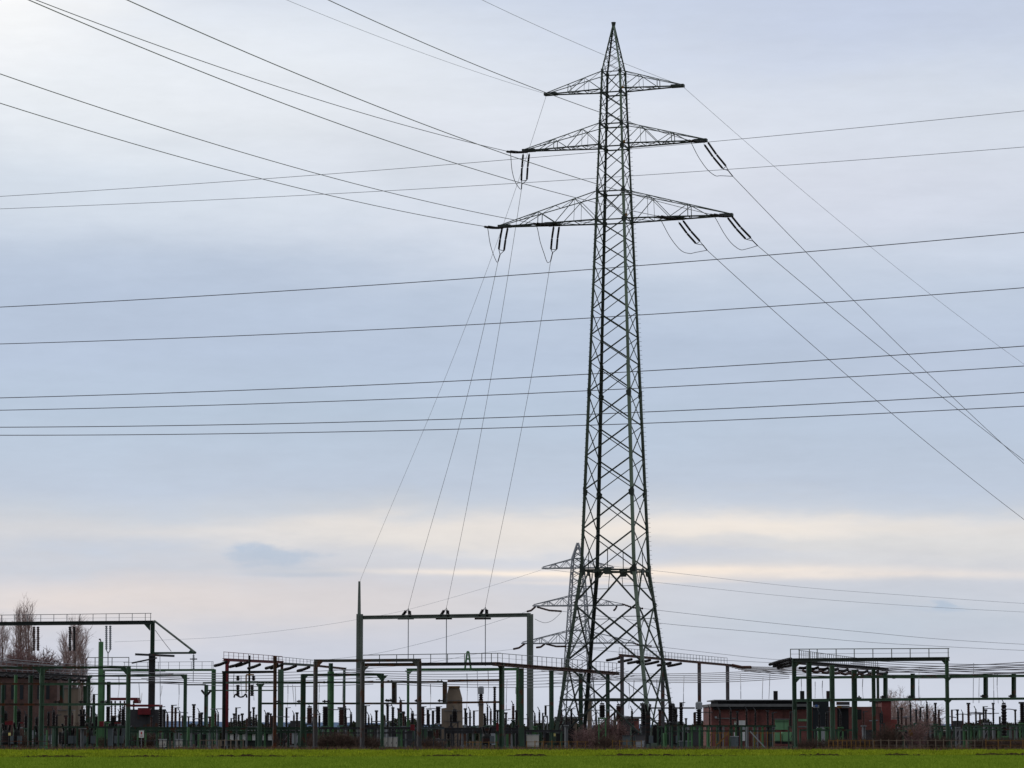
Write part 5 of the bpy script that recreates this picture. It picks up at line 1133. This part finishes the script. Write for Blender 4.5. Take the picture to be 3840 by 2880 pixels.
# red annex
t = thing('annex', 'bright red brick annex at the right end of the dark brick building', 'building', (gx(cc(c7, 400), 292), 292, 0))
x0, x1 = P(*c7(345, 1000), 292).x, P(*c7(458, 1000), 292).x; zt2 = P(*c7(400, 940), 292).z
MB().box(((x0 + x1) / 2, 296, zt2 / 2), (x1 - x0, 8, zt2)).build('wall', 'brickred', t); MB().box(((x0 + x1) / 2, 296, zt2 + .1), (x1 - x0 + .4, 8.4, .2)).build('roof', 'roof', t)
xc0, xc1 = P(*c7(458, 1160), 294).x, P(*c7(530, 1160), 294).x; zl = P(*c7(500, 1160), 294).z; MB().box(((xc0 + xc1) / 2, 297, zl / 2), (xc1 - xc0, 6, zl)).build('lean_to', 'brickred', t)
# left brown brick hall
t = thing('brick_hall', 'weathered brown brick hall behind the left green portal', 'building', (gx(100, 395), 395, 0))
x0, x1 = P(*c1(-300, 900), 395).x, P(*c1(555, 900), 395).x; z_ = P(*c1(300, 770), 395).z
MB().box(((x0 + x1) / 2, 400, z_ / 2), (x1 - x0, 10, z_)).build('wall', 'brick2', t); MB().box(((x0 + x1) / 2, 400, z_ + .2), (x1 - x0 + .8, 10.8, .4)).build('roof', 'darkgrey', t)
for i in range(7):
    xx = -60 + i * 85; MB().box(*rbox(c1, xx, 830, xx + 30, 990, 394.93, .1)).build('window', 'glass', t)
for i, (cr, x0, x1, y, Z, m_, lb) in enumerate(((c7, 1180, 1340, 1300, 300, 'tan', 'long low grey-brown shed at the far right'), (c3, 1660, 1850, 1180, 320, 'tan', 'small pink-grey shed seen between the pylon legs'), (c5, 700, 900, 1180, 330, 'brick', 'low brick store seen behind the pylon shrubs'), (c2, 870, 985, 1310, 300, 'steelblue', 'low grey shed left of the grey portal'))):
    t = thing('shed', lb, 'shed', tuple(Vector((gx(cc(cr, (x0 + x1) / 2), Z), Z, 0)))); c, s_ = rbox(cr, x0, y, x1, 1440 if cr != c7 else 1400, Z, 5)
    MB().box((c.x, c.y, (c.z + s_[2] / 2) / 2), (s_[0], 5, c.z + s_[2] / 2)).build('wall', m_, t); MB().box((c.x, c.y, c.z + s_[2] / 2 + .1), (s_[0] + .5, 5.6, .2)).build('roof', 'slab', t); MB().box((c.x, Z - .05, 1.2), (1.0, .1, 2.2)).build('door', 'darkgrey', t)

# ------------------------------------------------------------------ fences
def fence(cr, x0, x1, ytop, Z, m, label, step=80, mesh=False, rail2=True):
    k = K if cr in (c1, c2, c3, c5) else K6
    f = Frame('fence', label, 'fence', cc(cr, x0), Z, cc(cr, x1), Z + .3, m)
    a, b = f.at(cc(cr, x0), cy(cr, ytop)), f.at(cc(cr, x1), cy(cr, ytop)); MB().bar(a, b, .04).bar(Vector((a.x, a.y, a.z * .5)), Vector((b.x, b.y, b.z * .5)), .022).build('rail', m, f.t)
    x = x0
    while x <= x1:
        p = f.at(cc(cr, x), cy(cr, ytop)); MB().bar((p.x, p.y, 0), (p.x, p.y, p.z + rr.uniform(.02, .12)), .065).build('post', m, f.t); x += step
    if mesh:
        mb = MB(); n = int((b - a).length / .3)
        for i in range(n):
            p = a.lerp(b, i / n); mb.bar((p.x, p.y, .05), (p.x + .3, p.y, p.z), .012); mb.bar((p.x + .3, p.y, .05), (p.x, p.y, p.z), .012)
        mb.build('wire_mesh', 'galv', f.t)
fence(c1, -100, 500, 1400, 237.5, 'brown', 'low brown wire fence at the far left', 95)
fence(c1, 1260, 2060, 1395, 237.5, 'darkgrey', 'low dark wire fence below the warning sign', 80)
fence(c2, 0, 420, 1390, 237.2, 'tan', 'pale low fence left of the dark brown portal', 60)
fence(c3, 200, 740, 1388, 237, 'darkgrey', 'grey wire fence below the tan tower', 85)
fence(c3, 760, 1110, 1408, 237, 'orange', 'ochre low fence left of the dark green columns', 78)
fence(c3, 1360, 1960, 1405, 237, 'orange', 'ochre low fence behind the left pylon foot', 82)
fence(c5, 640, 920, 1398, 237, 'orange', 'ochre low fence by the third pylon foot', 70)
fence(c6, 220, 430, 1325, 240, 'orange', 'ochre gate frame before the brick building', 52, False)
fence(c6, 660, 990, 1325, 240.3, 'orange', 'ochre rail fence left of the pale green kiosks', 80, False)
fence(c6, 1645, 2240, 1418, 236, 'orange', 'ochre picket fence inside the right green portal', 55)
fence(c7, 240, 1600, 1415, 236, 'tan', 'brownish low wire fence along the right side', 95)
fence(c7, 1610, 2400, 1418, 235.6, 'orange', 'ochre low fence at the right edge', 150)
solid(MB().bar(P(*c6(275, 1480), 239.6), P(*c6(425, 1330), 239.6), .09), 'brace', 'orange', 'ochre diagonal brace leaning by the gate frame', 'brace')
solid(MB().bar(P(*c6(690, 1305), 239.4), P(*c6(870, 1500), 239.4), .08), 'brace', 'silver', 'grey diagonal brace slanting before the brick wall', 'brace')
for i, (cr, x, y0, Z, w_, m_, lb) in enumerate(((c6, 178, 1312, 238, 9, 'bright', 'short bright green post left of the brick building'), (c6, 652, 1250, 238, 8, 'galv', 'galvanised post before the white notices'), (c5, 1145, 1320, 239, 10, 'bright', 'bright green stub post by the rightmost pylon foot'),
        (c5, 1378, 1320, 240, 6, 'bright', 'thin bright green post between pylon and brick building'), (c6, 1240, 1040, 238, 10, 'midgreen', 'pale-faced green post against the left column of the right portal'), (c2, 405, 1340, 239, 6, 'midgreen', 'thin green post before the low hut'),
        (c3, 1172, 1330, 237, 7, 'bright', 'bright green stub between the dark green columns'), (c1, 1830, 1265, 239, 8, 'bright', 'bright green stub right of the slim green portal'), (c1, 1932, 1330, 239, 6, 'bright', 'thin bright green stub left of the Y-headed post'),
        (c7, 1058, 1315, 240, 8, 'bright', 'mint green short post left of the right portal column'), (c7, 1345, 1300, 241, 7, 'bright', 'mint green short post right of the right portal column'), (c7, 1765, 1300, 240, 7, 'bright', 'mint green short post near the right edge'), (c1, 457, 1290, 240, 6, 'bright', 'short bright green post beside the left green column'),
        (c1, 92, 1330, 236.5, 5, 'black', 'thin black post with a yellow cap at the far left'))):
    k = K if cr in (c1, c2, c3, c5) else K6; f = Frame('steel_post', lb, 'post', cc(cr, x), Z, cc(cr, x) + 40, Z, m_); f.column(cc(cr, x), cy(cr, y0), w_ * .9)
    if i == 13: a = f.at(cc(cr, x), cy(cr, y0)); MB().box(a, (.14, .14, .2)).build('cap', 'yellow', f.t)
solid(MB().box(P(*c7(710, 1325), 238), (.5, .1, .5)), 'marker_plate', 'orange', 'small orange marker plate in the shrubs right of the brick building', 'marker')
# ------------------------------------------------------------------ vegetation
def tubes_np(segs, n=3):
    """segs: list of (p,q,r0,r1)"""
    mb = MB()
    for p, q, r0, r1 in segs:
        d = (q - p); d.normalize(); up = Vector((0, 0, 1)) if abs(d.z) < .9 else Vector((1, 0, 0)); x = d.cross(up).normalized(); y = x.cross(d)
        vs = []
        for c, r in ((p, r0), (q, r1)):
            for k in range(n): a = 2 * math.pi * k / n; vs.append(c + (x * math.cos(a) + y * math.sin(a)) * r)
        mb.add(vs, [(k, (k + 1) % n, n + (k + 1) % n, n + k) for k in range(n)])
    return mb
def bare_tree(px, Z, h, wd_, label, group=None, poplar=True, tm='bark', cm='twig', dens=1.0, seed=0, name='tree', rad=.016):
    r_ = random.Random(seed); x = gx(px, Z); base = Vector((x, Z, 0)); t = thing(name, label, 'tree', tuple(base), group)
    trunk, tw = [], []
    tr_pts = [base + Vector((math.sin(i * 1.3) * .08 * (i > 0), 0, h * .9 * i / 8)) for i in range(9)]
    for i in range(8): trunk.append((tr_pts[i], tr_pts[i + 1], .02 * h * (1 - i / 9) + .02, .02 * h * (1 - (i + 1) / 9) + .02))
    nb = int((52 if poplar else 46) * dens)
    for i in range(nb):
        f_ = .12 + .86 * (i / nb) if poplar else .22 + .7 * r_.random(); p = base.lerp(tr_pts[-1], f_) if poplar else base.lerp(tr_pts[-1], f_ * .75)
        a = r_.uniform(0, 6.283)
        if poplar: L_ = h * (.30 - .12 * f_) * r_.uniform(.7, 1.15); out = wd_ * .5 * (1 - .55 * abs(f_ - .35)) * r_.uniform(.3, 1.0); tip = p + Vector((math.cos(a) * out, math.sin(a) * out, L_))
        else: L_ = wd_ * .55 * r_.uniform(.6, 1.1); el_ = r_.uniform(-.1, 1.3); tip = p + Vector((math.cos(a) * math.cos(el_), math.sin(a) * math.cos(el_), math.sin(el_) * .9)) * L_
        mid_ = p.lerp(tip, .5) + Vector((math.cos(a), math.sin(a), -.4)) * L_ * .08
        (trunk if i % 4 == 0 else tw).append((p, mid_, .035, .026)); tw.append((mid_, tip, .026, .012))
        for j in range(16 if poplar else 26):
            g_ = r_.uniform(.2, 1); q = (p.lerp(mid_, g_ * 2) if g_ < .5 else mid_.lerp(tip, g_ * 2 - 1)); dirv = (tip - p).normalized()
            spread = .45 if poplar else .95
            dd = (dirv + Vector((r_.gauss(0, spread), r_.gauss(0, spread), r_.gauss(.1, spread * .6)))).normalized(); l2 = r_.uniform(.35, 1.0) * (1.1 if poplar else wd_ * .13)
            e = q + dd * l2; tw.append((q, e, rad, rad * .6))
            for _ in range(2):
                e2 = e + (dd + Vector((r_.gauss(0, .5), r_.gauss(0, .5), r_.gauss(.1, .4)))).normalized() * l2 * .6; tw.append((q.lerp(e, .6), e2, rad * .7, rad * .4))
    tubes_np(trunk, 5).build('trunk', tm, t); tubes_np(tw, 3).build('crown', cm, t); return t
ZP = 425
def ht(yc): return hz(cy(c1, yc), ZP)
bare_tree(cc(c1, 715), ZP, ht(262), 4.0, 'bare upright poplar right of the dark insulators under the high left portal', 'bare poplars at the left', seed=3, dens=1.3)
bare_tree(cc(c1, 640), ZP + 4, ht(420), 3.0, 'shorter bare poplar stem on the left flank of the upright poplar', 'bare poplars at the left', seed=5)
bare_tree(cc(c1, 795), ZP + 3, ht(400), 2.6, 'shorter bare poplar stem on the right flank of the upright poplar', 'bare poplars at the left', seed=6)
bare_tree(cc(c1, 185), ZP + 6, ht(118), 3.0, 'tall bare poplar rising above the high left portal, left of a pair', 'bare poplars at the left', seed=8, dens=1.2)
bare_tree(cc(c1, 262), ZP + 7, ht(125), 2.6, 'tall bare poplar rising above the high left portal, right of a pair', 'bare poplars at the left', seed=9, dens=1.2)
bare_tree(cc(c1, 10), ZP + 6, ht(270), 3.2, 'bare poplar cut by the left edge of the picture', 'bare poplars at the left', seed=10)
bare_tree(cc(c1, 120), ZP, ht(415), 8.0, 'round reddish bare tree below the tall poplars, left one', 'round bare trees at the left', False, 'bark', 'twigred', 5, 21, rad=.035)
bare_tree(cc(c1, 300), ZP - 2, ht(395), 9.0, 'round reddish bare tree below the tall poplars, middle one', 'round bare trees at the left', False, 'bark', 'twigred', 5.5, 22, rad=.035)
bare_tree(cc(c1, 415), ZP - 4, ht(415), 6.5, 'round reddish bare tree below the tall poplars, right one', 'round bare trees at the left', False, 'bark', 'twigred', 4.5, 23, rad=.035)
bare_tree(cc(c7, 500), 420, hz(cy(c7, 790), 420), 6, 'faint bare tree behind the red brick annex', None, False, 'bark', 'twig', 1.2, 24)
bare_tree(cc(c7, 590), 400, hz(cy(c7, 960), 400), 6, 'low pale bare tree right of the red brick annex', None, False, 'bark', 'twig', 1.0, 25)
bare_tree(cc(c7, 860), 380, hz(cy(c7, 1000), 380), 6, 'low pale bare tree left of the right portal column', None, False, 'bark', 'twig', 1.0, 26)
def shrub(cr, x0, x1, ytop, Z, m, label, dens=1.0, seed=0, group='bare shrubs along the switchyard', rad=.014):
    r_ = random.Random(seed); xa, xb = gx(cc(cr, x0), Z), gx(cc(cr, x1), Z); h = hz(cy(cr, ytop), Z); t = thing('shrub', label, 'shrub', ((xa + xb) / 2, Z, 0), group); sg = []; tr = []
    for i in range(int(70 * dens * (xb - xa) / 3)):
        u = r_.random(); x = xa + (xb - xa) * u; hh = h * (.45 + .55 * math.sin(math.pi * min(1, max(0, u))) ** .6) * r_.uniform(.55, 1)
        p = Vector((x, Z + r_.uniform(-.8, .8), 0)); tip = p + Vector((r_.gauss(0, .35), r_.gauss(0, .3), hh)); m_ = p.lerp(tip, .5) + Vector((r_.gauss(0, .15), 0, 0))
        tr.append((p, m_, .03, .02)); sg.append((m_, tip, .02, .008))
        for j in range(14):
            g_ = r_.uniform(.15, 1); q = p.lerp(m_, g_ * 2) if g_ < .5 else m_.lerp(tip, g_ * 2 - 1)
            e = q + Vector((r_.gauss(0, .3), r_.gauss(0, .3), r_.uniform(-.05, .5))); sg.append((q, e, rad, rad * .5)); sg.append((q.lerp(e, .5), e + Vector((r_.gauss(0, .15), r_.gauss(0, .1), r_.uniform(-.05, .25))), rad * .8, rad * .4))
    tubes_np(tr, 3).build('stem', m, t); tubes_np(sg, 3).build('twigs', m, t)
shrub(c2, 1090, 1570, 1330, 240, 'twigdark', 'brown bare thicket at the foot of the grey portal', 1.0, 31)
shrub(c2, 1560, 1760, 1370, 241, 'twigdark', 'brown bramble between the grey columns', .8, 32)
shrub(c5, 420, 760, 1175, 262, 'twigred', 'large dark red bare shrub between the pylon legs', 1.7, 33)
shrub(c5, 500, 640, 1350, 238, 'twigdark', 'small tan thicket in front of the dark red shrub', .9, 34)
shrub(c5, 270, 420, 1250, 258, 'twigred', 'narrow dark shrub left of the large red one', 1.0, 35)
shrub(c7, 690, 850, 1140, 237.5, 'twigred', 'tall dark shrub standing alone right of the brick building', 1.6, 36)
shrub(c7, 290, 560, 1200, 238, 'twigdark', 'brown thicket before the red annex', 1.1, 37)
shrub(c7, 1440, 1700, 1410, 237, 'twigdark', 'low brush with pale tips near the right edge', .8, 38)
shrub(c1, -60, 260, 1290, 256, 'twigdark', 'brown brush at the left edge', 1.0, 39)
shrub(c1, 700, 860, 1200, 256, 'twigdark', 'brown brush in front of the tan firewall', 1.0, 40)
shrub(c1, 930, 1240, 1370, 256, 'twigdark', 'grey brush beside the left green column', .5, 41)
shrub(c1, 1260, 1520, 1300, 256, 'twigdark', 'brown brush around the warning sign', 1.0, 42)
shrub(c2, 590, 760, 1350, 256, 'twigdark', 'brown brush at the right foot of the dark brown portal', .8, 43)
shrub(c3, 330, 520, 1400, 240, 'twigdark', 'low brush at the foot of the rusty column', .9, 44)
shrub(c6, 1240, 2000, 1440, 239, 'twigdark', 'low brown brush inside the right portal', .6, 45)
shrub(c7, 0, 300, 1430, 238, 'twigdark', 'low brown brush left of the red annex thicket', .8, 46)
shrub(c7, 880, 1160, 1400, 238.5, 'twigdark', 'low brown brush left of the right portal column', .8, 47)
shrub(c7, 1700, 2150, 1420, 237.6, 'twigdark', 'low brown brush at the right edge', .7, 48)

# dark hedge behind the yard
def hedge():
    n = 90000; xs = RNG.uniform(gx(-200, 430), gx(4050, 430), n); top = 2.0 + .5 * np.sin(xs * .31) + .35 * np.sin(xs * .9 + 2) + .25 * np.sin(xs * 2.3)
    zs_ = top * RNG.uniform(0, 1, n) ** .8; ys = 430 + RNG.uniform(0, 5, n); v = np.empty((n, 3, 3)); c = np.c_[xs, ys, zs_]
    for k in range(3): v[:, k] = c + RNG.normal(0, .13, (n, 3))
    me = bpy.data.meshes.new('hedge'); me.vertices.add(3 * n); me.vertices.foreach_set('co', v.ravel()); me.loops.add(3 * n)
    me.loops.foreach_set('vertex_index', np.arange(3 * n, dtype=np.int32)); me.polygons.add(n)
    me.polygons.foreach_set('loop_start', np.arange(0, 3 * n, 3, dtype=np.int32)); me.polygons.foreach_set('loop_total', np.full(n, 3, dtype=np.int32))
    me.update(); me.materials.append(M['hedge']); o = bpy.data.objects.new('hedge', me); COL.objects.link(o)
    tag(o, 'dark far scrub line running behind the whole switchyard', 'scrub', kind='stuff')
M['hedge'] = blade_mat('scrub_leaves', (.03, .03, .02), (.05, .06, .035), (.085, .07, .05))
hedge()
# relay boxes, pipe stacks and marshalling kiosks between the stands
cn = {}
bx = sorted([(rr.uniform(20, 3820), rr.uniform(244, 300)) for _ in range(95)])
for px, Z in bx:
    if 2630 < px < 3060 or 835 < px < 1040: continue
    r_ = reg(px); i = cn.get(r_, 0); cn[r_] = i + 1
    w_ = rr.uniform(.35, .9); h = rr.uniform(.7, 1.55); x = gx(px, Z); m_ = rr.choice(['darkgrey', 'steelblue', 'black', 'black', 'midgreen', 'grey', 'silver', 'brown', 'black', 'porcbrown'])
    t = thing('relay_box', 'small apparatus box %s, %s' % (r_, ORD[i]), 'box', (x, Z, 0), 'apparatus boxes between the stands')
    MB().box((x, Z, .25 + h / 2), (w_, .4, h)).build('body', m_, t); MB().box((x, Z, .28 + h), (w_ + .1, .5, .06)).build('lid', 'darkgrey', t)
    MB().bar((x - w_ * .35, Z, 0), (x - w_ * .35, Z, .3), .09).build('leg', 'galv', t); MB().bar((x + w_ * .35, Z, 0), (x + w_ * .35, Z, .3), .09).build('leg', 'galv', t)

f = Frame('portal_frame', 'sooty beam receding behind the dark green left portal with hanging hardware', 'portal', -120, 262, cc(c1, 870), 300, 'black')
f.beam(-120, cy(c1, 722), cc(c1, 870), cy(c1, 772), 9, 'black', dep=.6); f.column(cc(c1, 845), cy(c1, 770), 9, None, 'green')
f.railing(-120, cy(c1, 585), cc(c1, 850), cy(c1, 690), cy(c1, 715), cy(c1, 765), [cc(c1, x) for x in range(-300, 850, 52)], r=.02)
for i in range(10):
    x0 = -10 + i * 88; y0 = 735 + i * 4.5
    barthing('insulator_string', 'short dark insulator under the sooty beam at the left, ' + ORD[i], 'insulator', [c1(x0, y0 + 30), c1(x0 + 40, y0 + 34), c1(x0 + 80, y0 + 14)], 262 + 3 * i, 264 + 3 * i, .1, 'porc', 'insulators under the sooty left beam')
for i in range(10):
    x0 = 1330 + i * 118; y0 = 520 + i * 8
    barthing('insulator_string', 'lower dark insulator row inside the right green portal, ' + ORD[i], 'insulator', [c6(x0, y0 + 48), c6(x0 + 45, y0 + 60), c6(x0 + 105, y0 + 44)], 262 + 2 * i, 264 + 2 * i, .09, 'porcbrown', 'lower insulators inside the right green portal')
cb = {}
for px in sorted(rr.uniform(430, 3780) for _ in range(44)):
    if 2630 < px < 3230: continue
    Zb_ = rr.uniform(252, 300); y_ = rr.uniform(2655, 2712); L_ = rr.uniform(30, 90); r_ = reg(px + L_ / 2); i = cb.get(r_, 0); cb[r_] = i + 1
    barthing('busbar', 'thin tubular busbar %s, %s' % (r_, ORD[i]), 'busbar', [(px, y_), (px + L_ / 2, y_ + rr.uniform(-2, 1)), (px + L_, y_ + rr.uniform(-3, 3))], Zb_, Zb_ + 2, .04, rr.choice(['galv', 'wiredark', 'darkgrey']), 'busbars over the switchgear')
